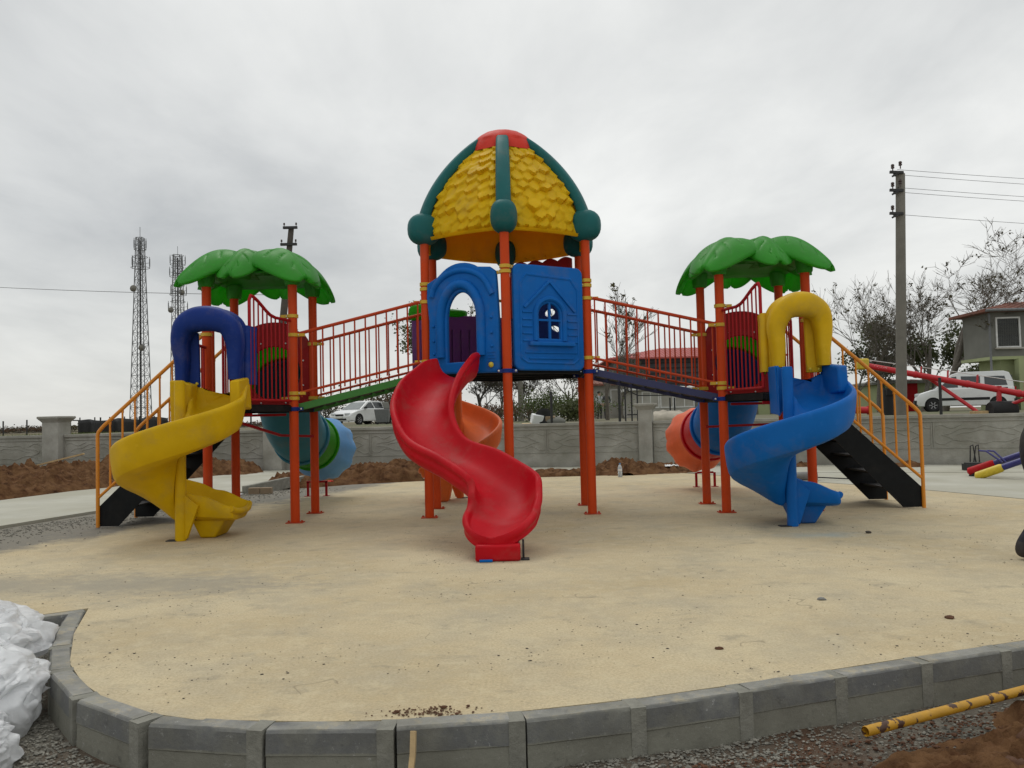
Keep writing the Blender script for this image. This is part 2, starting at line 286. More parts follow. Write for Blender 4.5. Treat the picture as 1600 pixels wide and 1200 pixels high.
    def grid(s,fn,nu,nv):
        v=[fn(i/nu,j/nv) for j in range(nv+1) for i in range(nu+1)]
        f=[(j*(nu+1)+i,j*(nu+1)+i+1,(j+1)*(nu+1)+i+1,(j+1)*(nu+1)+i) for j in range(nv) for i in range(nu)]
        return s.add(v,f)
    def build(s,name,mt,parent=None,off=None,smooth=35,bevel=0,solid=0,subs=0,fix=True):
        if name in SPLITS and len(s.cut)>1:      # every bolt, plank or block is a piece of its own
            last=None; cu=s.cut+[(len(s.v),len(s.f))]
            for (a,fa),(b,fb) in zip(cu,cu[1:]):
                q=MB(); q.add(s.v[a:b],[tuple(i-a for i in f) for f in s.f[fa:fb]]); last=q.build(name,mt,parent,off,smooth,bevel,solid,subs,fix)
            return last
        me=bpy.data.meshes.new(name); o=Vector(off) if off is not None else (OFF if (parent is not None and OFF is not None) else Vector((0,0,0)))
        me.from_pydata([tuple(Vector(q)-o) for q in s.v],[],s.f)
        for q in (mt if isinstance(mt,list) else [mt]): me.materials.append(q)
        me.validate()
        if fix:
            import bmesh
            bm=bmesh.new(); bm.from_mesh(me); bmesh.ops.recalc_face_normals(bm,faces=bm.faces); bm.to_mesh(me); bm.free()
        if smooth:
            me.shade_smooth(); me.set_sharp_from_angle(angle=R(smooth))
        ob=bpy.data.objects.new(name,me); col.objects.link(ob); ob.parent=parent
        if parent is None and off is not None: ob.location=o
        if bevel:
            b=ob.modifiers.new('Bevel','BEVEL'); b.width=bevel; b.segments=2; b.limit_method='ANGLE'; b.angle_limit=R(40)
        if solid:
            b=ob.modifiers.new('Solidify','SOLIDIFY'); b.thickness=solid; b.offset=-1
        if subs:
            b=ob.modifiers.new('Subdivision','SUBSURF'); b.levels=subs; b.render_levels=subs
        return ob
OFF=None
SPLITS={'bolt','stud','siding','headlight','wing_mirror','tail_light','veranda_post','veranda_slat','castor','support_post','post_socket','leg','insulator','bumper_trim','grille','lip_bolt','gable_moulding'}
def tag(o,label=None,cat=None,group=None,kind=None):
    for k,v in (('label',label),('category',cat),('group',group),('kind',kind)):
        if v: o[k]=v
    return o
def thing(name,label,cat,loc=(0,0,0),rz=0,group=None):
    o=bpy.data.objects.new(name,None); col.objects.link(o); o.location=loc; o.rotation_euler=(0,0,rz); o.empty_display_size=.2
    return tag(o,label,cat,group)
def lab(o,l): o['label']=l; return o
def plate2d(name,outer,holes,org,U,V,thick,bev,mt,parent,res=3):
    """bevelled plate with holes, lying in plane U,V about org"""
    cu=bpy.data.curves.new('outline','CURVE'); cu.dimensions='2D'; cu.fill_mode='BOTH'; cu.extrude=max(.001,thick/2-bev); cu.bevel_depth=bev; cu.bevel_resolution=res
    for pl in [outer]+holes:
        sp=cu.splines.new('POLY'); sp.points.add(len(pl)-1)
        for p_,q in zip(sp.points,pl): p_.co=(q[0],q[1],0,1)
        sp.use_cyclic_u=True
    tmp=bpy.data.objects.new('outline',cu); col.objects.link(tmp); dg=bpy.context.evaluated_depsgraph_get(); dg.update()
    me=bpy.data.meshes.new_from_object(tmp.evaluated_get(dg)); bpy.data.objects.remove(tmp)
    W=U.cross(V); o=OFF if OFF is not None else Vector((0,0,0))
    for vv in me.vertices: vv.co=Vector(org)+U*vv.co.x+V*vv.co.y+W*vv.co.z-o
    me.materials.clear(); me.materials.append(mt); me.name=name
    for p_ in me.polygons: p_.material_index=0
    me.shade_smooth(); me.set_sharp_from_angle(angle=R(40))
    ob=bpy.data.objects.new(name,me); col.objects.link(ob); ob.parent=parent; return ob
X=Vector((1,0,0)); Y=Vector((0,1,0)); Z=Vector((0,0,1))
def arc(cx,cy,r,a0,a1,n,ry=None): return [(cx+r*math.cos(R(a0+(a1-a0)*i/n)),cy+(ry or r)*math.sin(R(a0+(a1-a0)*i/n))) for i in range(n+1)]
def catm(pts,n=8):
    pts=[Vector(p) for p in pts]; q=[pts[0]*2-pts[1]]+pts+[pts[-1]*2-pts[-2]]; o=[]
    for i in range(1,len(q)-2):
        for k in range(n):
            t=k/n; a,b,c,d=q[i-1],q[i],q[i+1],q[i+2]
            o.append(.5*((2*b)+(c-a)*t+(2*a-5*b+4*c-d)*t*t+(3*b-a-3*c+d)*t*t*t))
    o.append(pts[-1]); return o
def fbm(x,y,z=0,o=4): return noise.fractal(Vector((x,y,z)),1.0,2.0,o)
#==BODY==
# ============================================================ SETTING: ground, slab, kerb, paths
def sm(a,b,x): t=min(1,max(0,(x-a)/(b-a))); return t*t*(3-2*t)
WL=[(-40,24.2),(-15.2,21.0),(-5.7,20.8),(3.17,19.55),(10.5,17.0),(26,11.8)]      # line of the boundary wall
def wally(x):
    for (a,b),(c,d) in zip(WL,WL[1:]):
        if x<=c or c==26: return b+(d-b)*(x-a)/(c-a)
def g_front(x,y):
    h=-.2+.14*sm(5.5,9.0,y)
    return h+.012*fbm(x*2.2,y*2.2)+.006*fbm(x*9,y*9)
mb=MB()
def gf(u,v):
    y=.6+ (v**1.6)*21.6; x=-16+u*36
    return (x,min(y,wally(x)+.05),g_front(x,y))
mb.grid(gf,260,200); g=mb.build('ground',M['gground'],smooth=60,fix=False); g['kind']='structure'
mb=MB()
def gfar(u,v):
    x=(u-.5)*2; x=math.copysign(abs(x)**3,x)*2500+ (u-.5)*80; y0=wally(max(-40,min(26,x)))+.1 if abs(x)<60 else 20
    y=y0+ (v**4)*4000
    h=.86+.10*fbm(x*.06,y*.06)*(1 if v>.02 else 0)-(.02*max(0,min(60,-x))/60*min(1,(y-y0)/40)*14)
    h=min(h,1.02)
    return (x,y,h)
mb.grid(gfar,160,120); g=mb.build('field',M['grass'],smooth=60,fix=False); g['kind']='structure'
# lane behind the wall (bare earth) on which the cars stand
mb=MB(); 
ln=[(-14,wally(-14)+1.2),(-2,wally(-2)+1.1),(6,wally(6)+1.1),(14,wally(14)+1.1),(34,14),(60,40),(34,70),(-8,72),(-16,48)]
LANE=.985
mb.add([(x_,y_,LANE+.03) for x_,y_ in ln],[tuple(range(len(ln)))]); g=mb.build('lane',mat('bare_lane_earth',(.17,.135,.10),.95,.25,.6,bump=.4,bscale=5,c2=(.11,.12,.05),c2amt=.8,c2scale=.25),smooth=0); g['kind']='structure'
KI=[(-2.86,5.50),(-2.60,4.85),(-2.30,4.25),(-2.06,3.92),(-1.81,3.66),(-1.58,3.50),(-1.32,3.40),(-.8,3.345),(-.42,3.345),(-.03,3.40),(.51,3.53),(1.12,3.73),(1.81,3.98),(2.59,4.25),(4.4,4.92),(7,6.0),(9.2,7.0)]
KB=[(-2.86,5.50),(-3.3,5.2),(-5.2,4.2),(-8.5,2.6)]
slab=[(-8.5,2.62),(-5.2,4.22),(-3.3,5.22),(-2.86,5.52)]+KI[1:]+[(8.6,7.2),(6.55,10.56),(6.0,12.1),(4.98,14.0),(3.28,16.9),(2.5,16.5),(-.69,16.45),(-1.93,16.15),(-3.1,15.72),(-4.66,14.35),(-5.25,12.9),(-5.88,11.5),(-6.25,9.93),(-7.3,6.5),(-9,4)]
mb=MB(); n=len(slab); mb.add([(a,b,z) for z in(-.12,0) for a,b in slab],[tuple(range(n,2*n))]+[(i,(i+1)%n,n+(i+1)%n,n+i) for i in range(n)])
s=mb.build('slab',M['slab'],smooth=0); s['kind']='structure'
# kerb blocks along the outer edge, and mortar between them
def resample(pl,st):
    pl=[Vector((a,b,0)) for a,b in pl]; out=[pl[0]]; acc=0
    for a,b in zip(pl,pl[1:]):
        L=(b-a).length; d=st-acc
        while d<=L: out.append(a+(b-a)*(d/L)); d+=st
        acc=(acc+L)%st if L+acc>=st else acc+L
    return out
random.seed(3)
kb=MB(); mo=MB()
for line,st,side in ((resample(KI,.5),.5,1),(resample(KB,.5),.5,-1)):
    for a,b in zip(line,line[1:]):
        d=(b-a).normalized(); nr=Vector((d.y,-d.x,0))*(1 if side>0 else -1)   # outward
        if side<0: nr=Vector((-d.y,d.x,0))*1.0; nr=-nr if nr.y>0 else nr
        o=nr*.055; z0=random.uniform(-.004,.003); g_=.028
        nseg=8; v=[];f=[]
        for i in range(nseg+1):
            p_=a+d*(g_+((b-a).length-2*g_)*i/nseg)
            for q,(w_,h) in enumerate(((-.05,-.28),(-.05,-.006),(-.040,.004),(.040,.004),(.052,-.008),(.056,-.094),(.052,-.098),(.06,-.28))):
                jit=.003*fbm(p_.x*7+q,p_.y*7,q*1.7)
                chip=-.012*max(0,noise.noise(Vector((p_.x*9,p_.y*9,q*3.0)))-.25) if q in(4,) else 0
                v.append(p_+nr*(.055+w_+jit)+Z*(h+z0+jit+chip))
        for i in range(nseg):
            for q in range(8): f.append((i*8+q,i*8+(q+1)%8,(i+1)*8+(q+1)%8,(i+1)*8+q))
        f.append(tuple(range(8))); f.append(tuple(range(nseg*8,nseg*8+8))); kb.add(v,f)
        mo.beam(b-d*.033+nr*.0555-Z*.138,b+d*.033+nr*.0555-Z*.138,.1125,.279)
k=kb.build('kerb',M['kerb'],smooth=30); k['kind']='structure'
k=mo.build('kerb_joint',M['mortar'],smooth=0); k['kind']='structure'
# pale paths
def flat(name,poly,z,mt,th=.1):
    m_=MB(); n=len(poly); m_.add([(a,b,h) for h in(z-th,z) for a,b in poly],[tuple(range(n,2*n))]+[(i,(i+1)%n,n+(i+1)%n,n+i) for i in range(n)])
    o=m_.build(name,mt,smooth=0); o['kind']='structure'; return o
flat('path',[(-9.4,4.2),(-7.36,6.6),(-6.3,9.96),(-5.93,11.5),(-5.3,12.92),(-4.72,14.3),(-4.3,15.6),(-4.15,17.6),(-4.5,20.4),(-6.2,20.5),(-7.0,18.8),(-7.7,17.1),(-8.25,15.3),(-8.6,13.5),(-10.5,9.5),(-13,6)],.035,M['path'])
# kerb face on the far side of the path
m_=MB()
for a,b in zip([(-4.74,14.28),(-4.32,15.6),(-4.17,17.6)],[(-4.34,15.6),(-4.19,17.6),(-4.52,20.4)]):
    m_.beam((a[0]+.05,a[1],.03),(b[0]+.05,b[1],.08),.09,.2)
k=m_.build('path_kerb',M['mortar'],smooth=0,bevel=.006); k['kind']='structure'
flat('pavement',[(6.64,10.6),(6.09,12.15),(5.07,14.08),(3.62,16.62),(6.2,15.85),(9.18,14.9),(13.5,13.3),(20,11.1),(20,5),(9.3,7.4),(8.68,7.3)],-.006,M['path'])
flat('pavement_strip',[(3.0,17.2),(3.58,16.72),(6.2,15.93),(9.2,14.98),(13.5,13.38),(14,15.5),(10.5,16.85),(3.2,19.4),(-1.9,20.2),(-1.4,18.4),(1,17.7)],-.004,M['path'])
# loose stones and crumbs
def pebbles(name,n,fn,size,mt,seed,sq=.6):
    random.seed(seed); m_=MB(); c=0
    while c<n:
        q=fn()
        if q is None: continue
        c+=1; s_=random.uniform(*size)*(1 if random.random()<.9 else 1.8); x_,y_,z_=q
        rz=random.uniform(0,6); pts=[]
        for r0,h,ph in ((.62,-.45,0),(1.0,.0,.5),(.72,.55,0)):
            for k in range(5):
                a=rz+(k+ph)*2*PI/5; l=s_*r0*random.uniform(.7,1.2); pts.append((x_+math.cos(a)*l,y_+math.sin(a)*l*.8,z_+h*s_*sq*random.uniform(.8,1.2)))
        m_.add(pts,[(k,(k+1)%5,5+k) for k in range(5)]+[((k+1)%5,5+(k+1)%5,5+k) for k in range(5)]+[(5+k,5+(k+1)%5,10+(k+1)%5) for k in range(5)]+[(5+k,10+(k+1)%5,10+k) for k in range(5)]+[(10,11,12,13,14)])
    o=m_.build(name,mt,smooth=0,fix=False); o['kind']='stuff'; return o
def inpoly(x,y,pl):
    c=False; j=len(pl)-1
    for i in range(len(pl)):
        if (pl[i][1]>y)!=(pl[j][1]>y) and x<(pl[j][0]-pl[i][0])*(y-pl[i][1])/(pl[j][1]-pl[i][1])+pl[i][0]: c=not c
        j=i
    return c
def fs():
    x=random.uniform(-6,6); y=3.3+(random.random()**1.5)*10
    if not inpoly(x,y,slab): return None
    if fbm(x*1.1,y*1.8,5)<random.uniform(-.15,.5): return None
    return (x,y,.002)
tag(pebbles('crumbs',4200,fs,(.0015,.0052),M['crumb'],1,.3),'dark grit and crumbs scattered over the sandy slab','grit')
def fl():
    y=random.uniform(5.6,15); x=-6.25+(y-9.9)*.34 if y>9.9 else -6.25-(9.9-y)*.33
    x+=abs(random.gauss(0,.55))+.05
    return (x,y,.004) if inpoly(x,y,slab) else None
tag(pebbles('loose_gravel',4200,fl,(.004,.014),M['grav'],2),'grey gravel strewn along the path edge on the left','gravel')
def kerbdist(x,y):
    best=9
    for a,b in zip(KI,KI[1:]):
        A=Vector(a);B=Vector(b);d=B-A;t=max(0,min(1,(Vector((x,y))-A).dot(d)/d.length_squared)); best=min(best,(A+d*t-Vector((x,y))).length)
    return best
def fo():
    x=random.uniform(-3.6,3.4); y=random.uniform(2.3,5.3)
    if inpoly(x,y,slab): return None
    d=kerbdist(x,y)
    if d<.11 or (inpoly(x,y,[(-20,30)]+[(a,b) for a,b in KB]+[(-20,30)])): return None
    if x>1.15 and random.random()<.6: return None
    if d>.5+.3*fbm(x*3,y*3) and random.random()<.75: return None
    return (x,y,g_front(x,y)+.004)
tag(pebbles('kerb_gravel',22000,fo,(.002,.009),M['grav'],4),'crushed pale gravel spilled along the foot of the kerb','gravel')
def fr():
    x=random.uniform(.4,4.2); y=random.uniform(2.6,5.0)
    if inpoly(x,y,slab) or kerbdist(x,y)<.28: return None
    return (x,y,g_front(x,y)+.01)
tag(pebbles('soil_clods',9000,fr,(.002,.009),M['soilc'],6,.7),'reddish brown soil clods between the yellow pipe and the photo edge','soil')
def fk():
    x=random.gauss(-.38,.10); y=random.gauss(3.41,.035); return (x,y,.004) if inpoly(x,y,slab) else None
tag(pebbles('soil_spill',170,fk,(.002,.007),M['soilc'],8),'little spill of brown soil on the slab above the wooden stake','soil')
def clod(name,pt,r,label,mt=None,seed=0,cat='clod',group=None):
    m_=MB(); random.seed(seed)
    m_.ell((0,0,0),(r,r*random.uniform(.6,1.0),r*(.75 if r>.04 else .4)),18,12)
    m_.v=[tuple(Vector(q)*(1+.28*fbm(q[0]*2/r+seed,q[1]*2/r,q[2]*2/r,4))) for q in m_.v]
    o=m_.build(name,mt or M['soilc'],smooth=50); o.location=pt; return tag(o,label,cat,group)
clod('soil_lump',(2.10,3.28,-.13),.11,'biggest reddish soil lump, below the yellow pipe at the right edge',seed=2)
clod('soil_lump',(2.35,3.62,-.13),.085,'round reddish soil lump just under the far end of the yellow pipe',seed=5)
clod('soil_lump',(1.85,3.12,-.16),.06,'small flat reddish soil lump at the bottom right corner',seed=9)
clod('soil_crumb',(-.505,3.42,.006),.013,'dark soil crumb on the slab left of the soil spill',seed=3)
clod('soil_crumb',(-.315,3.455,.008),.014,'dark soil crumb on the slab right above the wooden stake',seed=4)
clod('soil_crumb',(1.02,4.22,.004),.022,'flat dark crumb lying on the slab left of centre right',seed=14)
clod('soil_crumb',(2.46,4.72,.006),.026,'largest dark crumb on the slab near the right kerb',seed=15)
clod('pale_stone',(1.93,5.25,.006),.026,'pale stone lying alone on the slab at right',M['stone'],seed=16,cat='stone')
clod('dark_stone',(3.42,8.0,.012),.03,'dark stone on the slab right of the blue spiral slide',M['crumb'],seed=17,cat='stone')
# grass tufts at the kerb foot on the right
def grassblades(name,n,fn,h,mt,label,seed):
    random.seed(seed); m_=MB()
    for i in range(n):
        x_,y_,z_=fn(); a=random.uniform(0,6.28); l=random.uniform(.5,1)*h; dx,dy=math.cos(a),math.sin(a); w_=.0022+h*.02
        b=random.uniform(.1,.7)*l
        m_.add([(x_-dy*w_,y_+dx*w_,z_),(x_+dy*w_,y_-dx*w_,z_),(x_+dx*b*.5+dy*w_*.6,y_+dy*b*.5-dx*w_*.6,z_+l*.6),(x_+dx*b*.5-dy*w_*.6,y_+dy*b*.5+dx*w_*.6,z_+l*.6),(x_+dx*b,y_+dy*b,z_+l)],[(0,1,2,3),(3,2,4)])
    o=m_.build(name,mt,smooth=0,fix=False); o['kind']='stuff'; return tag(o,label,'grass')
def gt():
    c=random.choice([(1.05,3.02),(.8,2.95),(1.35,2.92),(1.7,2.95),(.55,2.93)]); x=random.gauss(c[0],.09); y=random.gauss(c[1],.04); return x,y,g_front(x,y)
grassblades('grass_tufts',700,gt,.035,M['leafg'],'sparse green grass tufts in the gravel by the yellow pipe',3)
def ft():
    while True:
        x=random.uniform(-24,-2); y=wally(x)+.3+random.random()**1.5*22
        return x,y,.9
grassblades('field_verge',9000,ft,.16,mat('verge_grass',(.10,.13,.03),.9,.3,.4),'strip of green grass on the field behind the left wall',5)
# soil heaps
def heap(name,ridge,wid,hgt,label,seed,base=-.06):
    pts=[Vector((a,b,0)) for a,b in ridge]; xs=[p.x for p in pts]; ys=[p.y for p in pts]
    x0,x1,y0,y1=min(xs)-wid,max(xs)+wid,min(ys)-wid,max(ys)+wid; st_=.05 if seed!=23 else .018
    nu=int(min(240,(x1-x0)/st_)); nv=int(min(190,(y1-y0)/st_)); m_=MB()
    def fn(u,v):
        x=x0+(x1-x0)*u; y=y0+(y1-y0)*v; q=Vector((x,y,0)); best=9;bt=0
        for i,(a,b) in enumerate(zip(pts,pts[1:])):
            d=b-a;t=max(0,min(1,(q-a).dot(d)/d.length_squared)); l=(a+d*t-q).length
            if l<best: best=l;bt=(i+t)/(len(pts)-1)
        e_=max(0,1-(best/(wid*(1+.22*fbm(x*.9+seed,y*.9))))**2)
        hh=hgt[0]+(hgt[1]-hgt[0])*bt
        h=hh*e_*(.8+.4*fbm(x*1.1+seed,y*1.1)); 
        h+=min(1,e_*3)*(.16*abs(fbm(x*2.6,y*2.6,seed))+.10*abs(fbm(x*7,y*7,seed))+.045*fbm(x*17,y*17,seed)+.02*fbm(x*45,y*45,seed))*min(1,.25+hh*3)
        return (x,y,base-.05+h if e_<=0 else base+h)
    m_.grid(fn,nu,nv); return tag(m_.build(name,M['soil'],smooth=40,fix=False),label,'soil heap')
heap('soil_heap',[(-14,13.2),(-10.3,14.6),(-9.1,16.9),(-8.3,18.6)],1.45,(.62,.50),'long brown soil heap at far left in front of the low wall',1)
heap('soil_heap',[(-8.0,19.2),(-6.9,19.9)],1.0,(.62,.40),'brown soil heap seen between the two left orange posts',7)
heap('soil_heap',[(-4.0,17.0),(-2.7,17.5),(-1.7,17.6),(-.9,17.3)],1.1,(.30,.56),'lumpy brown soil heap beside the blue tube slide exit',11)
heap('soil_heap',[(.2,17.1),(1.3,17.2)],.5,(.12,.13),'low strip of soil behind the red wavy slide',13)
heap('soil_heap',[(2.3,17.3),(2.9,17.4)],.95,(.27,.22),'small brown soil mound beside the plastic bottle',15)
heap('soil_heap',[(4.9,18.2),(6.2,17.9)],.3,(.10,.10),'thin line of soil at the wall foot behind the right stairs',17)
heap('soil_bank',[(1.75,2.55),(2.5,2.95),(3.4,3.7),(4.3,4.2)],.85,(.10,.16),'brown soil bank outside the kerb at bottom right',23,-.22)
heap('soil_heap',[(7.4,17.4),(8.2,17.1)],.3,(.13,.13),'thin line of soil at the wall foot by the seesaw',19)
# ============================================================ PLAY STRUCTURE
CX=-.05
PL=thing('play_structure','big colourful playground set with yellow domed tower, two green leaf roofs, bridges and slides','playground set',(CX,10.6,0))
OFF=Vector((CX,10.6,0))
ZD=1.42; ZC=1.80; XA,XC=2.60,3.65; YF,YB=9.93,10.93
def sym(s,x): return CX+s*x
HEX=[(0,9.55),(1.0,10.12),(1.0,11.13),(0,11.75),(-1.0,11.13),(-1.0,10.12)]
def post(x,y,h,label=None):
    m_=MB(); m_.lathe([(.055,0),(.055,h)],(x,y,0),20); o=m_.build('post',M['post'],PL)
    b=MB(); b.box((x,y,.006),(.2,.15,.010)); 
    for dx in(-.08,.08): b.lathe([(.012,.01),(.012,.03)],(x+dx,y,0),6)
    b.build('base_plate',M['rail'],o,smooth=0); return o
def clamp(x,y,z,o,ang,mt='clamp'):
    c=MB(); c.lathe([(.056,z-.022),(.068,z-.020),(.068,z+.020),(.056,z+.022)],(x,y,0),18)
    for a in ang:
        c.box((x+.10*math.cos(a),y+.10*math.sin(a),z),(.09,.035,.036),a)
    c.build('clamp',M[mt],o)
    b=MB()
    for a in ang:
        for sg in(-1,1): b.ell((x+.07*math.cos(a)-.02*sg*math.sin(a),y+.07*math.sin(a)+.02*sg*math.cos(a),z),(.010,.010,.010),8,5)
    b.build('bolt',M['bolt'],o)
SP={}
for s in(-1,1):
    for nm,x,y in (('A',XA,YF),('B',XA,YB),('C',XC,YF),('D',XC,YB)):
        o=post(sym(s,x),y,2.98); SP[s,nm]=o
        inw=PI if s>0 else 0; out=0 if s>0 else PI
        if nm=='A':
            for z in(2.50,): clamp(sym(s,x),y,z,o,[out])
            clamp(sym(s,x),y,2.27,o,[inw]); clamp(sym(s,x),y,1.56,o,[inw]); clamp(sym(s,x),y,1.50,o,[out])
        if nm=='B': clamp(sym(s,x),y,2.25,o,[inw]); clamp(sym(s,x),y,1.53,o,[inw])
        if nm=='C': clamp(sym(s,x),y,2.3,o,[out]); clamp(sym(s,x),y,1.5,o,[out])
        if nm=='D': clamp(sym(s,x),y,2.36,o,[out]); clamp(sym(s,x),y,1.5,o,[out])
CP=[]
for i,(x,y) in enumerate(HEX):
    x+=CX; o=post(x,y,3.5); CP.append(o)
    a1=math.atan2(HEX[(i+1)%6][1]-y,HEX[(i+1)%6][0]+CX-x); a2=math.atan2(HEX[i-1][1]-y,HEX[i-1][0]+CX-x)
    for z,a in ((2.98 if i==0 else 2.88,a1),(2.92 if i==0 else 2.82,a2)):
        clamp(x,y,z,o,[a])
    if i in(1,2,4,5): clamp(x,y,2.66,o,[0 if x>0 else PI]); clamp(x,y,1.92,o,[0 if x>0 else PI])
# decks
def deck(poly,z,label=None):
    n=len(poly); m_=MB(); cxx=sum(p[0] for p in poly)/n; cyy=sum(p[1] for p in poly)/n
    m_.add([(a,b,h) for h in(z-.012,z) for a,b in poly],[tuple(range(n,2*n)),tuple(reversed(range(n)))]+[(i,(i+1)%n,n+(i+1)%n,n+i) for i in range(n)])
    o=m_.build('deck',M['black'],PL,smooth=0)
    e_=MB()
    for a,b in zip(poly,poly[1:]+poly[:1]): e_.beam((a[0],a[1],z-.047),(b[0],b[1],z-.047),.03,.065)
    for k in range(1,4):
        yy=min(p[1] for p in poly)+(max(p[1] for p in poly)-min(p[1] for p in poly))*k/4
        e_.beam((min(p[0] for p in poly)+.25,yy,z-.04),(max(p[0] for p in poly)-.25,yy,z-.04),.03,.05)
    e_.build('deck_frame',M['black'],o,smooth=0); return o
def inset(poly,d):
    c=Vector((sum(p[0] for p in poly)/len(poly),sum(p[1] for p in poly)/len(poly))); return [tuple(c+(Vector(p)-c)*(1-d)) for p in poly]
dk=deck(inset([(CX+a,b) for a,b in HEX],.03),ZC)
for i,(x,y) in enumerate(HEX):
    nb=MB(); nb.lathe([(.056,ZC-.075),(.067,ZC-.07),(.067,ZC-.03),(.056,ZC-.025)],(CX+x,y,0),18); nb.box((CX+x,y,ZC-.05),(.24,.05,.04)); nb.build('deck_bracket',M['navy'],dk)
bb=MB()
for i,(x,y) in enumerate(HEX):
    for sg in(-1,1): bb.ell((CX+x+sg*.10,y-.03,ZC-.05),(.014,.014,.014),8,5)
bb.build('bolt',M['bolt'],dk)
MOUTH=(3.28,3.60)
for s in(-1,1):
    off=-.0
    # mouth of the front extension (both spiral slides are the same handed piece)
    mcx=-3.27 if s<0 else 3.15
    m0,m1=mcx-.37,mcx+.37
    a_=sym(s,XA); c_=sym(s,XC)
    lft,rgt=(c_,a_) if s<0 else (a_,c_)
    poly=[(lft,YF),(m0,9.05),(m1,9.05),(rgt,YF),(rgt,YB),(lft,YB)]
    d_=deck(inset(poly,.02),ZD)
    bb=MB()
    for x,y in ((lft,YF),(rgt,YF),(lft,YB),(rgt,YB)):
        nb=MB(); nb.lathe([(.056,ZD-.075),(.067,ZD-.07),(.067,ZD-.03),(.056,ZD-.025)],(x,y,0),18); nb.box((x,y,ZD-.05),(.22,.05,.04))
        nb.build('deck_bracket',M['navy'],d_)
        for sg in(-1,1): bb.ell((x+sg*.095,y-.03,ZD-.05),(.013,.013,.013),8,5)
    bb.build('bolt',M['bolt'],d_)
    # red underframe and brace
    r_=MB(); r_.beam((lft+.1,YF+.02,ZD-.115),(rgt-.1,YF+.02,ZD-.115),.03,.03); r_.beam((m0,9.12,ZD-.115),(m1,9.12,ZD-.115),.03,.03); r_.beam((mcx,9.2,ZD-.13),(mcx+.35,10.3,1.05),.03,.03); r_.beam((mcx+.35,10.3,1.05),(rgt if s<0 else lft,YB-.03,1.02),.03,.03)
    r_.build('brace',M['redpipe'],d_,smooth=0)
    # pipe guards beside the slide mouth: high at the mouth, dipping towards the post
    for (px,qx) in ((m0,lft),(m1,rgt)):
        p0=Vector((px,9.06,0)); p1=Vector((qx,YF,0)); dd=(p1-p0); Lg=dd.length; dd=dd/Lg
        p1=p1-dd*.07; Lg-=.07
        tp=2.64 if (px==m1)==(s<0) else 2.34
        g_=MB(); top=lambda t: tp-.20*sm(0,.62,t)
        pts=[p0+Z*(ZD+.05),p0+Z*(tp-.06)]+[p0+dd*(.03*(1))+Z*(tp-.005)]+[p0+dd*(Lg*t)+Z*top(t) for t in (.1,.2,.3,.4,.5,.62,.8,1.0)]
        g_.tube(pts,.019,8)
        g_.tube([p0+Z*(ZD+.05),p0+dd*Lg+Z*(ZD+.05)],.016,8)
        nb_=9
        for k in range(1,nb_+1):
            t=k/(nb_+.6); g_.tube([p0+dd*(Lg*t)+Z*(ZD+.05),p0+dd*(Lg*t)+Z*(top(t)-.005)],.0095,6)
        g_.build('pipe_guard',M['redpipe'],PL)
    # bars beside the stair opening
    g_=MB(); ys=[YB-.1-.085*k for k in range(5)]
    g_.tube([(c_,YB-.06,ZD+.05),(c_,ys[-1],ZD+.05),(c_,ys[-1],2.35),(c_,ys[-1]+.05,2.47),(c_,YB-.06,2.62)],.018,8)
    for k,y in enumerate(ys[:-1]): g_.tube([(c_,y,ZD+.05),(c_,y,2.60-.03*k)],.010,6)
    g_.build('pipe_guard',M['redpipe'],PL)
    for yy in (YF+.06,):
        g_=MB(); g_.tube([(c_,yy,ZD+.02),(c_,yy,2.52),(c_,yy+.03,2.58),(c_,yy+.12,2.58),(c_,yy+.15,2.52),(c_,yy+.15,ZD+.02)],.02,8); g_.build('grab_bar',M['rail'],PL)
    # red back panel with the tube slide opening
    bx=(lft+rgt)/2; hw=(rgt-lft)/2-.06
    outer=[(-hw,-.0),(hw,0),(hw,.80)]+[(hw-.02,.86),(hw-.06,.92),(.30,.98)]+arc(0,.93,.34,25,155,10,.16)+[(-.30,.98),(-hw+.06,.92),(-hw+.02,.86),(-hw,.80)]
    o=plate2d('tunnel_panel',outer,[arc(0,.42,.37,0,360,32)[:-1]],(bx,YB-.0,ZD+.03),X,Z,.05,.015,M['dred'],PL)
    bb=MB()
    for a in range(0,360,45): bb.ell((bx+.43*math.cos(R(a+22)),YB-.03,ZD+.45+.43*math.sin(R(a+22))),(.012,.012,.012),8,5)
    bb.build('bolt',M['bolt'],o)
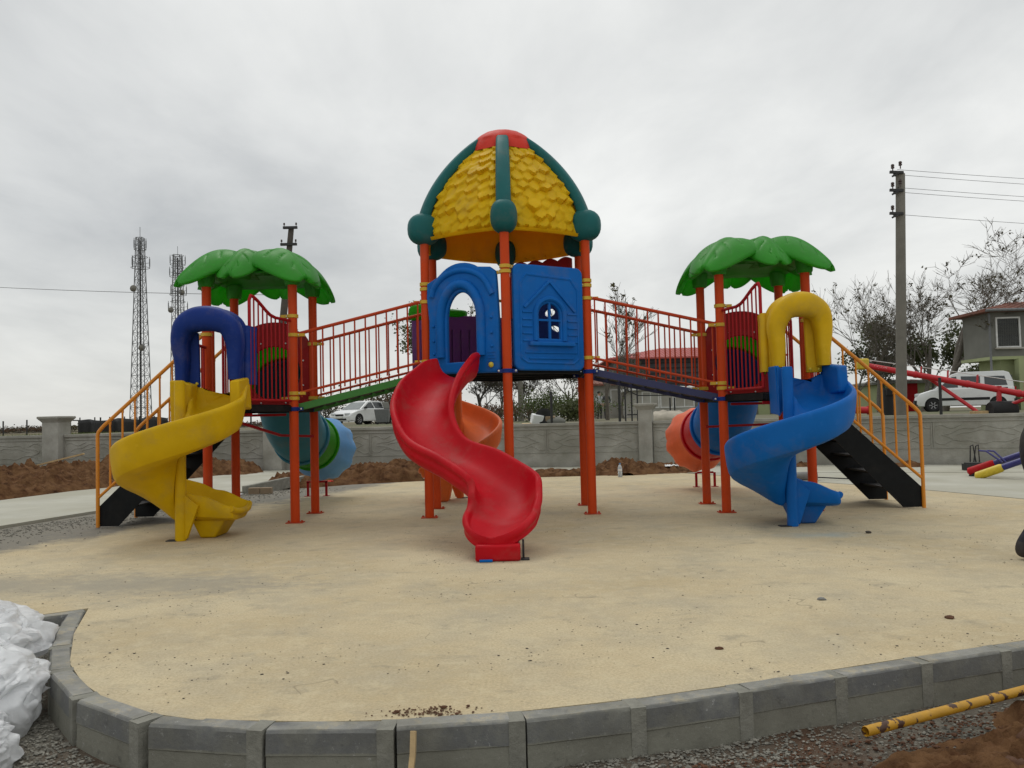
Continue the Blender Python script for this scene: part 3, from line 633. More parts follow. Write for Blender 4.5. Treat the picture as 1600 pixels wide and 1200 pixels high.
# ---- tube slides
def tube_slide(s,mats):
    bx=sym(s,(XA+XC)/2)
    base=[(0,10.97,1.87),(-.0,11.25,1.83),(-.01,11.55,1.60),(-.02,11.85,1.25),(0,12.15,1.03),(.03,12.6,.92),(.05,13.05,.84),(.07,13.5,.76)]
    P_=[Vector((bx-s*dx,y,z)) for dx,y,z in base]
    sm_=catm(P_,7); nseg=len(sm_)
    root=bpy.data.objects.new('tube_slide',None); col.objects.link(root); root.parent=PL
    cuts=[0,9,30,38,nseg-1]
    for k in range(4):
        a,b=cuts[k],cuts[k+1]; pts=sm_[a:b+1]; m_=MB(); nn=40; fr=[]; u=Vector((1,0,0))
        for i,p_ in enumerate(pts):
            j=a+i; t=(sm_[min(j+1,nseg-1)]-sm_[max(j-1,0)]).normalized(); u=(Vector((1,0,0))-t*t.x).normalized(); w_=u.cross(t)
            f=i/(len(pts)-1); r0=.385
            if k==3:
                r0=.405+.09*sm(0,.9,f)
                pr=[((r0*(1+.040*f*math.cos(11*2*PI*q/nn)))*math.cos(2*PI*q/nn),(r0*(1+.040*f*math.cos(11*2*PI*q/nn)))*math.sin(2*PI*q/nn)) for q in range(nn)]
            else:
                bulge=r0+.015*math.sin(PI*f); pr=[(bulge*math.cos(2*PI*q/nn),bulge*math.sin(2*PI*q/nn)) for q in range(nn)]
            fr.append((p_,u,w_,pr))
        m_.sweep(fr,fr[0][3],True,False)
        # flanges as raised rings
        for i in (0,len(fr)-1):
            if k==3 and i: continue
            p_,u_,w_,_=fr[i]; t=u_.cross(w_).normalized(); sgn=1 if i==0 else -1
            fl=[(p_+t*d*(-1),u_*rr,w_*rr) for d,rr in ((sgn*.035,.39),(sgn*.03,.422),(0.003*sgn,.427),(0.0,.38))]
            m_.sweep(fl,[(math.cos(2*PI*q/nn),math.sin(2*PI*q/nn)) for q in range(nn)],True,False)
        o=m_.build('tube_section',M[mats[k]],root,solid=.012,fix=False,smooth=40); lab(o,{'green2':'bright green tube section','tealt':'sea blue tube section','sky':'light blue fluted tube mouth','blue':'blue tube section','red':'red tube section','oranget':'orange fluted tube mouth'}[mats[k]])
        if k:
            p_,u_,w_,_=fr[0]; bb=MB()
            for q in range(8): an=2*PI*(q+.4)/8; bb.ell(p_+u_*.415*math.cos(an)+w_*.415*math.sin(an)-u_.cross(w_)*.0,(.02,.02,.02),8,6)
            bb.build('bolt',M['ybolt'],root)
    e_=P_[-1]; l=MB()
    for dx in(-.27*-s-.0,.03*-s):
        l.beam((e_.x+dx,e_.y-.05,0),(e_.x+dx,e_.y-.05,.235),.035,.035)
    l.beam((e_.x+.27*s-.02,e_.y-.05,.235),(e_.x-.03*s+.02,e_.y-.05,.235),.035,.03); l.box((e_.x+.27*s,e_.y-.05,.004),(.1,.1,.008)); l.box((e_.x-.03*s,e_.y-.05,.004),(.1,.1,.008))
    l.build('leg_frame',M['redpipe'],root,smooth=0)
    return root
lab(tube_slide(-1,['green2','tealt','green2','sky']),'left tube slide in sea blue, green and light blue')
lab(tube_slide(1,['green2','blue','red','oranget']),'right tube slide in blue, red and orange')
# ---- spiral slides
def spiral(cx,cy,zm,rot,mt,name,label,hood=None,exitz=.27):
    root=bpy.data.objects.new(name,None); col.objects.link(root); root.parent=PL; lab(root,label)
    ro=Matrix.Rotation(rot,3,'Z'); C0=Vector((cx,cy,0))
    T=lambda q:C0+ro@Vector(q)
    rc=.338; st=[]
    for i in range(5): t=i/4; st.append((Vector((.27+(.085)*t,.40-.40*t,0)),Vector((1,0,0)) if i<5 else 0,'s'))
    for i in range(1,37):
        a=-R(270)*i/36; st.append((Vector((rc*math.cos(a),rc*math.sin(a),0)),Vector((math.cos(a),math.sin(a),0)),'c'))
    for i in range(1,9):
        t=i/8; st.append((Vector((.545*t,rc-.02*t,0)),Vector((0,1,0)),'e'))
    L=[0]
    for a,b in zip(st,st[1:]): L.append(L[-1]+(b[0]-a[0]).length)
    tot=L[-1]; k_=(zm-exitz)/1.15; fr=[]
    for i,(p_,u,kd) in enumerate(st):
        f=L[i]/tot; z=exitz+1.15*k_*(1-sm(0,1,f)*.35-f*.65)
        z=exitz+(zm-exitz)*max(0,1-(f/.86))**1.05 if f<.86 else exitz
        z=exitz+(zm-exitz)*(1-min(1,f/.84)) if f>.06 else zm-.02*f/.06-(zm-exitz)*(f/.84)*.8
        ow=(1.0-.30*sm(.60,.76,f))*(1-.70*sm(.86,1.0,f)); inn=sm(.0,.14,f)*(1-sm(.66,.78,f))   # 1 => hugging the column
        e_=sm(.86,1,f)
        hh=.27*ow
        # inner side
        ui=-.30*(1-inn)+(-(rc-.05))*inn
        hi=.25*(1-inn)+.12*inn
        if f>.66: hi=.12+.06*sm(.66,.78,f); hi*=1-.70*sm(.86,1,f)
        deep=(.02+.19*inn*sm(.33,.55,f))*(1-.9*sm(.68,.80,f)); mo=1-sm(.0,.16,f)
        pr=[(.265,hh-.01),(.285,hh+.015),(.315,hh+.015),(.335,hh-.02),(.33,hh-.05),(.315,.04*ow),(.285,-.07),(.18,-.10),(.0,-.09-deep*.5),(ui*.6,-.09-deep),(ui-.005,-.06-deep*1.3),
            (ui-.02*(1-inn),hi-.03),(ui-.01,hi+.01),(ui+.02,hi+.015),(ui+.04,hi-.01),(ui+.055,(hi*.4+.03)*(1-mo)+.02*mo),(ui*(.55+.2*mo),-.005-.02*mo),(0,-.025),(.14+.08*mo,-.005-.02*mo),(.225+.02*mo,.06*ow*(1-mo)+.02*mo)]
        fr.append((T((p_.x,p_.y,z)),ro@u,Z,pr))
    m_=MB(); m_.sweep(fr,fr[0][3],True,'strip'); m_.build('chute',M[mt],root,smooth=50,subs=1)
    # end lip
    q=fr[-1]; l=MB(); l.tube([q[0]+q[1]*(.31-.60*i/12)+Z*(.045*abs(i/6-1)**3-.0)+(ro@Vector((-.03+.04*(1-(i/6-1)**2),0,0))) for i in range(13)],.034,12); l.build('end_lip',M[mt],root)
    c=MB(); c.lathe([(.057,0.0),(.057,zm+.22),(.050,zm+.25)],T((0,0,0)),18)
    for sg in(1,): c.prism([(0,0.02),(.05,0.02),(.17,.36),(0,.50)],T((.02,-.02,0)),ro@X,Z,ro@Y,0,.045)
    c.build('column',M[mt],root,smooth=40,bevel=.004)
    f_=MB(); f_.add([T(q) for q in ((.14,.16,.0),(.30,.16,.0),(.30,.54,0),(.14,.54,0),(.06,.12,exitz-.07),(.42,.12,exitz-.07),(.42,.58,exitz-.07),(.06,.58,exitz-.07))],[(0,3,2,1),(4,5,6,7),(0,1,5,4),(1,2,6,5),(2,3,7,6),(3,0,4,7)])
    f_.build('end_support',M[mt],root,bevel=.02)
    bp=MB(); bp.box(T((-.06,0,.005)),(.16,.10,.01),rot); bp.build('base_plate',M['dark'],root,smooth=0)
    if hood:
        yh=.36; lx=.085 if hood=='ochre' else 0
        pl=MB(); pl.beam(T((-.005,yh-.16,zm-.35)),T((-.005,yh-.16,zm+.30)),.30,.05,ro@X) if False else None
        # side cheeks of the chute at the mouth
        pl.add([T(q) for q in ((-.16+lx*1.2,.14,zm-.26),(-.16+lx*1.2,.42,zm-.24),(-.04,.42,zm-.24),(-.04,.14,zm-.26),(-.18+lx*1.2,.16,zm+.27),(-.18+lx*1.2,.42,zm+.27),(-.03,.42,zm+.27),(-.03,.16,zm+.27))],[(0,1,2,3),(4,7,6,5),(0,4,5,1),(1,5,6,2),(2,6,7,3),(3,7,4,0)])
        pl.add([T(q) for q in ((-.06,.10,zm-.28),(.02,.20,zm-.20),(.03,.36,zm-.12),(-.06,.36,zm-.20),(-.06,.12,zm+.26),(.05,.16,zm+.225),(.07,.33,zm+.225),(-.06,.33,zm+.26))],[(0,1,2,3),(4,7,6,5),(0,4,5,1),(1,5,6,2),(2,6,7,3),(3,7,4,0)])
        pl.build('mouth_cheek',M[mt],root,bevel=.02); pl=MB()
        pl.add([T(q) for q in ((.53,-.02,zm-.03),(.53,.44,zm-.06),(.62,.44,zm-.06),(.64,-.02,zm-.03),(.53,-.02,zm+.24),(.50,.44,zm+.30),(.60,.44,zm+.30),(.63,-.02,zm+.25))],[(0,1,2,3),(4,7,6,5),(0,4,5,1),(1,5,6,2),(2,6,7,3),(3,7,4,0)])
        pl.build('mouth_cheek',M[mt],root,bevel=.02)
        h=MB()
        ctl=[(-.105,yh-.08,zm+.27),(-.10,yh-.08,zm+.48),(-.115,yh-.085,zm+.70),(-.055,yh-.12,zm+.86),(.07,yh-.145,zm+.93),(.21,yh-.15,zm+.945),(.35,yh-.145,zm+.925),(.465,yh-.12,zm+.85),(.515,yh-.085,zm+.68),(.51,yh-.08,zm+.48),(.51,yh-.08,zm+.28)]
        ctl=[(.205+(a-.205)*.94+lx*max(0,min(1,(.35-a)/.4)),b,c-.012) for a,b,c in ctl]; pts=catm([T(q) for q in ctl],6); n=len(pts); frs=[]
        for i,p_ in enumerate(pts):
            t=(pts[min(i+1,n-1)]-pts[max(i-1,0)]).normalized(); dp=ro@Y; u=t.cross(dp).normalized(); f=i/(n-1); g_=math.sin(PI*f)**1.2
            a=.062+.075*g_**1.3; d=.10+.04*g_
            pr=[(a*math.copysign(abs(math.cos(2*PI*q/20))**.75,math.cos(2*PI*q/20)),d*math.copysign(abs(math.sin(2*PI*q/20))**.75,math.sin(2*PI*q/20))) for q in range(20)]
            frs.append((p_,u,dp,pr))
        h.sweep(frs,frs[0][3],True,True); ho=h.build('hood',M[hood],root,smooth=50)
        h=MB(); ctl2=[(a+(.012 if a>.2 else -.005),b+.17,c+(.035 if c>zm+.6 else 0)) for a,b,c in ctl]; pts=catm([T(q) for q in ctl2],6); frs=[]
        for i,p_ in enumerate(pts):
            t=(pts[min(i+1,n-1)]-pts[max(i-1,0)]).normalized(); dp=ro@Y; u=t.cross(dp).normalized(); f=i/(n-1); g_=math.sin(PI*f)**1.2
            a=.065+.035*g_; d=.085
            frs.append((p_,u,dp,[(a*math.copysign(abs(math.cos(2*PI*q/20))**.7,math.cos(2*PI*q/20)),d*math.copysign(abs(math.sin(2*PI*q/20))**.7,math.sin(2*PI*q/20))) for q in range(20)]))
        h.sweep(frs,frs[0][3],True,True); h.build('hood_rim',M[hood],root,smooth=50)
        # inner cheek plates and fluted side
        sp_=-1 if hood=='navy' else 1
        h=MB(); 
        if hood=='navy':
            h.add([T(q) for q in ((-.05,yh-.02,zm+.20),(.075,yh+.0,zm+.20),(.075,yh+.04,zm+.20),(-.05,yh+.04,zm+.20),(-.05,yh-.02,zm+.80),(.06,yh+.0,zm+.80),(.06,yh+.04,zm+.80),(-.05,yh+.04,zm+.80))],[(0,3,2,1),(4,5,6,7),(0,1,5,4),(1,2,6,5),(2,3,7,6),(3,0,4,7)])
            bxs=(-.03,.055)
        else:
            h.add([T(q) for q in ((.34,yh-.0,zm+.20),(.50,yh-.02,zm+.20),(.50,yh+.04,zm+.20),(.34,yh+.04,zm+.20),(.33,yh+.0,zm+.82),(.50,yh-.02,zm+.82),(.50,yh+.04,zm+.82),(.33,yh+.04,zm+.82))],[(0,3,2,1),(4,5,6,7),(0,1,5,4),(1,2,6,5),(2,3,7,6),(3,0,4,7)])
            bxs=(.365,.46)
        h.build('cheek_plate',M[hood],root,bevel=.01)
        h=MB()
        for bx_ in bxs: h.ell(T((bx_,yh-.035,zm+.235)),(.018,.014,.018),10,6)
        h.build('bolt',M['ybolt'],root)
        h=MB()
        xs_=.585 if hood=='navy' else -.085
        for k in range(3): h.tube([T((xs_+.012*(k-1),yh+.06+.07*k,zm+.22)),T((xs_+.012*(k-1),yh+.06+.07*k,zm+.80)),T((xs_+.012*(k-1),yh+.08+.07*k,zm+.86))],.045,12)
        h.build('side_fluting',M[hood],root)
    return root
spiral(-3.50,8.62,ZD,0,'yel','spiral_slide','yellow spiral slide with navy hood at left',hood='navy')
spiral(2.90,8.62,ZD,0,'blue','spiral_slide','blue spiral slide with golden hood at right',hood='ochre')
spiral(-.83,12.55,ZC+.04,PI,'orange','spiral_slide','orange spiral slide behind the dome tower',exitz=.44)
# ---- red wave slide on the front left face of the dome tower
fl0=Vector((CX,9.55,0)); fl1=Vector((CX-1.0,10.12,0)); fdir=(fl1-fl0).normalized(); fn_=Vector((-fdir.y,fdir.x,0)); fn_=fn_ if fn_.y<0 else -fn_
root=bpy.data.objects.new('wave_slide',None); col.objects.link(root); root.parent=PL; lab(root,'red wavy open slide in the middle')
ctl=[(715,588,9.72),(697,597,9.48),(672,627,9.12),(660,668,8.72),(680,710,8.36),(735,742,8.02),(783,778,7.72),(790,803,7.50),(782,820,7.34)]
pts=catm([P(*c) for c in ctl],7); n=len(pts); fr=[]
for i,p_ in enumerate(pts):
    t=(pts[min(i+1,n-1)]-pts[max(i-1,0)]); 
    if i<6: t=t.lerp(fn_*t.length-Z*.2*t.length,.6*(1-i/6))
    th=Vector((t.x,t.y,0)).normalized(); th=(th+Vector((0,-.55,0))).normalized(); u=Vector((-th.y,th.x,0)); u=u if u.x>0 else -u
    v=Vector((0,0,1)); f=i/(n-1)
    hw=.272-.04*(1-sm(0,.18,f))
    # rims rise on the outside of each bend
    bank=0
    hr=.20+.02*math.sin(f*9); e_=1-.45*sm(.80,1,f); hl=hr*e_; hR=hr*e_
    hl+=.06*sm(.15,.3,f)*(1-sm(.4,.55,f)); hR+=.05*sm(.5,.65,f)*(1-sm(.8,.93,f)); hR+=.07*(1-sm(.0,.35,f)); hl+=.02*(1-sm(0,.3,f))
    pr=[(-hw+.05,.05),(-hw+.005,hl-.05),(-hw-.005,hl),(-hw-.03,hl+.015),(-hw-.065,hl-.005),(-hw-.075,hl-.04),(-hw-.05,hl-.07),(-hw-.045,hl-.10),(-hw-.06,hl-.12),(-hw-.03,-.03),(-hw+.09,-.09),(0,-.10),
        (hw-.09,-.09),(hw+.03,-.03),(hw+.06,hR-.12),(hw+.045,hR-.10),(hw+.05,hR-.07),(hw+.075,hR-.04),(hw+.065,hR-.005),(hw+.03,hR+.015),(hw+.005,hR),(hw-.005,hR-.05),(hw-.05,.05),(hw-.14,.005),(0,-.02),(-hw+.14,.005)]
    fr.append((p_,u,v,pr))
q=fr[-1]; fwd=Vector((q[1].y,-q[1].x,0)).normalized(); pr0=q[3]
for a in (18,36,52,66,77,85):
    c_,s_=math.cos(R(a)),math.sin(R(a)); bed=.125*(1-c_)**1.5
    fr.append((q[0]+fwd*(.40*s_)-Z*.15*s_**1.4,q[1],q[2],[(x*(c_ if abs(x)>.02 else 1),(max(z,min(.115,bed+z*c_)) if (z>-.025 and abs(x)<.245) else (z*(1-.2*s_) if z>0 else z*(1-.55*s_)))) for x,z in pr0]))
fr=[(a,b,c,d[4:]+d[:4]) for a,b,c,d in fr]
m_=MB(); m_.sweep(fr,fr[0][3],True,'strip'); m_.build('chute',M['red'],root,smooth=50,subs=1)
l=MB(); l.box((q[0].x-.02,7.03,.07),(.38,.24,.14)); l.build('end_support',M['red'],root,bevel=.02)
l=MB(); l.box((q[0].x+.195,7.02,.085),(.018,.05,.16)); l.box((q[0].x+.21,7.0,.005),(.07,.10,.01)); l.build('anchor_bracket',M['dark'],root,smooth=0)
l=MB(); l.box((q[0].x-.12,6.90,.012),(.11,.03,.02)); l.build('blue_shim',M['blue'],root,bevel=.004)
for f,zo in ((.22,0),):
    pass
# ---- arch panel over the red slide
FU=-fdir if fdir.x<0 else fdir           # left to right along the face
AC=(fl0+fl1)/2; fo_=fl1
def fp(a,z,dn=0): return fo_+FU*a+Z*z+fn_*dn     # a from the left post
FL=(fl1-fl0).length
W0=.085; W1=FL-.10; cm=(W0+W1)/2; oc=cm-.02
outer=[(W0+.02,1.78),(W1-.02,1.76),(W1,1.80),(W1,2.35),(W1-.02,2.78),(W1-.03,2.92),(W1-.10,2.97)]+[(oc+.36*math.cos(R(a)),2.76+.30*math.sin(R(a))) for a in range(50,131,10)]+[(W0+.14,2.92),(W0,2.86),(W0-.01,2.70),(W0+.02,2.4),(W0+.01,1.84)]
hole=[(oc-.225,1.86),(oc+.235,1.86),(oc+.235,2.40)]+[(oc+.005+.23*math.cos(R(a)),2.40+.35*math.sin(R(a))) for a in range(8,180,9)]+[(oc-.225,2.40)]
ap=plate2d('arch_panel',outer,[hole],fp(0,0,.02),FU,Z,.07,.025,M['blue'],PL); lab(ap,'blue panel with arched opening above the red slide')
h=MB()
ring=[fp(oc-.285,1.95,.055),fp(oc-.288,2.35,.06)]+[fp(oc+.005+.288*math.cos(R(a)),2.40+.42*math.sin(R(a)),.065) for a in range(170,9,-10)]+[fp(oc+.293,2.35,.06),fp(oc+.29,1.95,.055)]
h.tube(catm(ring,3),.058,14); h.build('arch_moulding',M['blue'],ap)
h=MB()
rg=[fp(W0+.05,2.70,.05)]+[fp(oc+.42*math.cos(R(a)),2.66+.33*math.sin(R(a)),.05) for a in range(160,19,-10)]+[fp(W1-.05,2.66,.05)]
h.tube(catm(rg,3),.04,12); h.build('arch_moulding',M['blue'],ap)
h=MB()
for z in(2.0,2.16,2.34): 
    h.ell(fp(W0+.07,z,.055),(.02,.02,.02),10,6); h.ell(fp(W1-.07,z+.05,.055),(.02,.02,.02),10,6)
for k in range(5): h.beam(fp(W1-.13,1.98-.035*k,.055),fp(W1-.03,1.98-.035*k,.055),.012,.012)
h.build('stud',M['blue'],ap)
h=MB(); h.ell(fp(W1-.08,1.83,.065),(.033,.025,.033),12,8); h.ell(fp(W0+.06,1.83,.065),(.033,.025,.033),12,8); h.build('bolt',M['ybolt'],ap)
# ---- window panel on the front right face
fr1=Vector((CX+1.0,10.12,0)); rd=(fr1-fl0).normalized(); rn=Vector((rd.y,-rd.x,0)); rn=rn if rn.y<0 else -rn
def wp(a,z,dn=0): return fl0+rd*a+Z*z+rn*dn
a0,a1=.10,1.045; z0,z1=1.775,3.0
def rrect(a,b,c,d,r,n=4):
    return arc(b-r,c+r,r,-90,0,n)+arc(b-r,d-r,r,0,90,n)+arc(a+r,d-r,r,90,180,n)+arc(a+r,c+r,r,180,270,n)
wc=.575; ww=.17
win=[(wc-ww,2.12),(wc+ww,2.12),(wc+ww,2.42)]+[(wc+ww*math.cos(R(a)),2.42+.16*math.sin(R(a))) for a in range(10,180,10)]+[(wc-ww,2.42)]
wpn=plate2d('window_panel',rrect(a0,a1,z0,z1,.07),[win],wp(0,0,.02),rd,Z,.06,.02,M['blue'],PL); lab(wpn,'blue panel with gabled arched window')
h=MB()
h.tube([wp(a,z,.045) for a,z in ((.17,1.9),(.17,2.80),(.25,2.90),(.88,2.87),(.98,2.74),(.98,1.9),(.90,1.84),(.25,1.85),(.17,1.9))],.018,6)
h.build('border_moulding',M['blue'],wpn)
h=MB()
for a,b in(((wc-.36,2.50),(wc,2.83)),((wc,2.83),(wc+.36,2.47))): h.beam(wp(a[0],a[1],.055),wp(b[0],b[1],.055),.035,.035,rn)
h.build('gable_moulding',M['blue'],wpn,bevel=.008)
h=MB(); fr_=[(wc-ww-.035,2.11),(wc-ww-.035,2.42)]+[(wc+(ww+.035)*math.cos(R(a)),2.42+.20*math.sin(R(a))) for a in range(170,9,-10)]+[(wc+ww+.035,2.42),(wc+ww+.035,2.11)]
h.tube([wp(a,z,.05) for a,z in fr_],.032,8)
h.beam(wp(wc,2.10,.035),wp(wc,2.585,.035),.03,.025,rn); h.beam(wp(wc-ww,2.36,.034),wp(wc+ww,2.36,.034),.022,.024)
h.build('window_frame',M['blue'],wpn)
h=MB(); h.beam(wp(wc-.31,2.07,.07),wp(wc+.33,2.07,.07),.07,.05); h.build('sill',M['blue'],wpn,bevel=.012)
h=MB()
for k in range(5):
    z=2.45-.085*k; h.beam(wp(.19,z,.052),wp(wc-ww-.08,z,.052),.02,.022); h.beam(wp(wc+ww+.08,z-.01,.052),wp(.965,z-.01,.052),.02,.022)
for k in range(2): h.beam(wp(.22+.05*k,1.97-.07*k,.052),wp(.95-.05*k,1.97-.07*k,.052),.02,.022)
h.build('siding',M['blue'],wpn,bevel=.006)
# ---- rear faces
br1=Vector((CX+1.0,11.13,0)); bk=Vector((CX,11.75,0)); bl1=Vector((CX-1.0,11.13,0))
bd=(br1-bk).normalized()
def bp_(a,z,dn=0): return bk+bd*a+Z*z+Vector((-bd.y,bd.x,0))*dn
holes=[[(.62+.06*math.cos(t)-.02,2.50+.13*math.sin(t)) for t in [R(q) for q in range(0,360,20)]]]
def cap_(ca,cz,ra,rz,ang): return [(ca+ra*math.cos(R(q))*math.cos(R(ang))-rz*math.sin(R(q))*math.sin(R(ang)),cz+ra*math.cos(R(q))*math.sin(R(ang))+rz*math.sin(R(q))*math.cos(R(ang))) for q in range(0,360,18)]
hs=[cap_(.45,2.60,.045,.12,-32),cap_(.71,2.65,.10,.07,5),cap_(.72,2.22,.05,.11,28),cap_(.80,2.42,.10,.05,-25),cap_(.30,2.72,.035,.09,-45)]
o=plate2d('rear_panel',rrect(.09,1.05,1.78,2.86,.07),hs,bp_(0,0,0),bd,Z,.05,.015,M['navy'],PL); lab(o,'navy panel with curved cut-outs, seen through the window')
wv=[(.09,2.93),(1.06,2.93)]+[(1.06-.97*i/60,3.34+.05*abs(math.sin(i/60*PI*4.0+.5))+.02*(i/60)) for i in range(61)]
o=plate2d('valance_board',wv,[],bp_(0,0,0),bd,Z,.05,.012,M['dred'],PL); lab(o,'dark red board with a wavy top edge')
o=plate2d('valance_tail',[(.06,2.62),(.16,2.62),(.17,3.2),(.06,3.2)],[],bp_(0,0,-.06),bd,Z,.04,.012,M['dred'],PL)
# purple bay in front of the orange slide
bay=[bl1+Vector((.08,.05,0)),bl1+Vector((-.34,.52,0)),bk+Vector((-.42,.34,0)),bk+Vector((-.08,-.0,0))]
bay=[bl1+Vector((-.30,.25,0)),bl1+Vector((-.02,.02,0)),bk+Vector((-.06,-.02,0)),bk+Vector((.02,.25,0))]
def slat_panel(a,b,z0,z1,mt,nm='slatted_panel'):
    d=(b-a); L=d.length; d=d/L; nh=max(1,int((L-.12)/.13)); hl=[]
    for k in range(nh):
        c=.09+(L-.18)*(k+.5)/nh; hl.append([(c+.028*math.cos(R(q)),(z1-.20 if q<180 else z0+.16)+.028*math.sin(R(q))) for q in range(0,360,20)])
    return plate2d(nm,rrect(.0,L,z0,z1,.05),hl,a,d,Z,.06,.02,M[mt],PL)
slat_panel(bay[1],bay[2],1.82,2.62,'purple'); slat_panel(bay[0],bay[1],1.86,2.62,'purple'); slat_panel(bay[2],bay[3],1.86,2.62,'purple')
slat_panel(bay[0],bay[0]+Vector((.05,.9,0)),1.86,2.62,'purple')
o=plate2d('rear_cap',rrect(-.02,.30,2.62,2.76,.05),[],bay[0],(bay[1]-bay[0]).normalized(),Z,.12,.04,M['green2'],PL)
o=plate2d('rear_cap',rrect(-.30,.34,0,.62,.2),[],Vector((CX-.82,11.25,2.66)),(bay[2]-bay[1]).normalized(),Vector((-.30,.60,.12)).normalized(),.10,.04,M['green2'],PL)
h=MB(); h.box((CX-1.22,11.62,1.80),(.36,.8,.12)); h.build('slide_mouth_tray',M['orange'],PL,bevel=.04)
# ---- dome roof
DC=Vector((CX,10.63,0))
dome=bpy.data.objects.new('dome_roof',None); col.objects.link(dome); dome.parent=PL; lab(dome,'yellow thatch dome with teal ribs and red cap')
def dr(z): # radius as fraction of the rim
    t=(z-3.46)/(4.93-3.46); t=min(1,max(0,t)); return max(0,(1-t**1.75))**.80
def dpos(u,v,i,off=0):
    # u along segment 0..1 between rib i and i+1, v 0 rim -> 1 top
    z=3.44+(4.86-3.44)*v; k=dr(z)
    a=Vector(HEX[i]);b=Vector(HEX[(i+1)%6]); p_=a.lerp(b,u); c=Vector((0,10.63))
    # bulge outward between ribs
    r_=(p_-c); mid=1+.075*math.sin(PI*u); q=c+r_*k*mid
    nrm=Vector((r_.x,r_.y)).normalized()
    return Vector((CX+q.x+nrm.x*off,q.y+nrm.y*off,z+off*.45))
for i in range(6):
    m_=MB(); NU,NV=84,84; rows=10
    rnd=random.Random(40+i); jt=[[rnd.uniform(-.35,.35) for _ in range(20)] for _ in range(rows+2)]; jz=[[rnd.uniform(-.25,.25) for _ in range(20)] for _ in range(rows+2)]; jh=[[rnd.uniform(.6,1.25) for _ in range(20)] for _ in range(rows+2)]
    def fn(u,v):
        uu=.03+.94*u; rise=.09*math.sin(PI*u)*0
        # overlapping pointed flakes: height is highest at each flake's lower tip
        best=0
        wdt=max(2.6,8.4*(1-.62*v))
        wu=u+.03*fbm(u*3+i*5,v*4); wv_=v+.018*fbm(u*4+i*3,v*5,7)
        rr=wv_*rows
        for r_ in range(int(rr)-1,int(rr)+2):
            if r_<0: continue
            sh=.5 if r_%2 else 0
            cc=wu*wdt+sh; k=math.floor(cc); fx=cc-k-.5-.25*jt[min(r_,rows)][int(k)%20]
            tip=r_+abs(fx)**1.3*1.15+jz[min(r_,rows)][int(k)%20]*.5   # lower boundary of flake
            d=rr-tip
            if 0<=d<2.3: best=max(best,(1-d/2.3)*jh[min(r_,rows)][int(k)%20]*(1-.35*(abs(fx)*2)**2))
        off=-.035+.066*best**1.1*min(1,.15+9*min(u,1-u))+.012*fbm(u*9+i,v*9,3)
        if v<.02: off*=.4
        if v>.97: off*=.3
        return dpos(uu,v*.885,i,off)
    m_.grid(fn,NU,NV)
    o=m_.build('thatch_panel',M['roofy'],dome,fix=False,smooth=55,solid=0)
    m_=MB(); m_.grid(lambda u,v:dpos(.01+.98*u,v*.93,i,-.03),24,20); m_.grid(lambda u,v:dpos(.01+.98*u,0,i,-.03+.055*v)-Z*.02*math.sin(PI*v),24,3)
    m_.build('inner_shell',M['roofy'],dome,fix=False)
for i in range(6):
    a=Vector(HEX[i]); ang=math.atan2(a.y-10.63,a.x); m_=MB(); frs=[]
    rad=Vector((math.cos(ang),math.sin(ang),0)); tan=Vector((-math.sin(ang),math.cos(ang),0)); RR=(a-Vector((0,10.63))).length
    pts=[DC+rad*(RR*dr(3.50+(4.80-3.50)*t)+.035)+Z*(3.50+(4.80-3.50)*t) for t in [k/22 for k in range(23)]]
    for k,p_ in enumerate(pts):
        t=(pts[min(k+1,22)]-pts[max(k-1,0)]).normalized(); o_=tan.cross(t).normalized(); wd=.092-.010*k/22
        frs.append((p_,tan,o_,[(wd*math.copysign(abs(math.cos(2*PI*q/16))**.6,math.cos(2*PI*q/16)),.065*math.copysign(abs(math.sin(2*PI*q/16))**.6,math.sin(2*PI*q/16))) for q in range(16)]))
    m_.sweep(frs,frs[0][3],True,True); rb=m_.build('rib',M['teal'],dome,smooth=50)
    m_=MB(); m_.ell((CX+a.x,a.y,3.57),(.205,.160,.195),20,14,ang,.8); m_.build('rib_ball',M['teal'],rb)
m_=MB(); lz=[]
for k in range(13):
    t=k/12; z=4.66+.26*math.sin(PI/2*t)+.0; r_=.43*math.cos(PI/2*t)**.75 if t<1 else .0
    lz.append((max(r_,.0),z))
NN=72
def cf(u,v):
    a=2*PI*u; t=v; r_=.43*math.cos(PI/2*t)**.75 if t<.999 else 0; z=4.62+.325*math.sin(PI/2*t)
    w_=abs(math.sin(6*a+math.floor(v*3)*PI/2)); off=.022*w_*(1-(v*3)%1)*(1-v)
    r_+=off; 
    return (CX+r_*math.cos(a),10.63+r_*math.sin(a),z)
m_.grid(cf,NN,24); m_.build('cap',M['capr'],dome,fix=True,smooth=50)
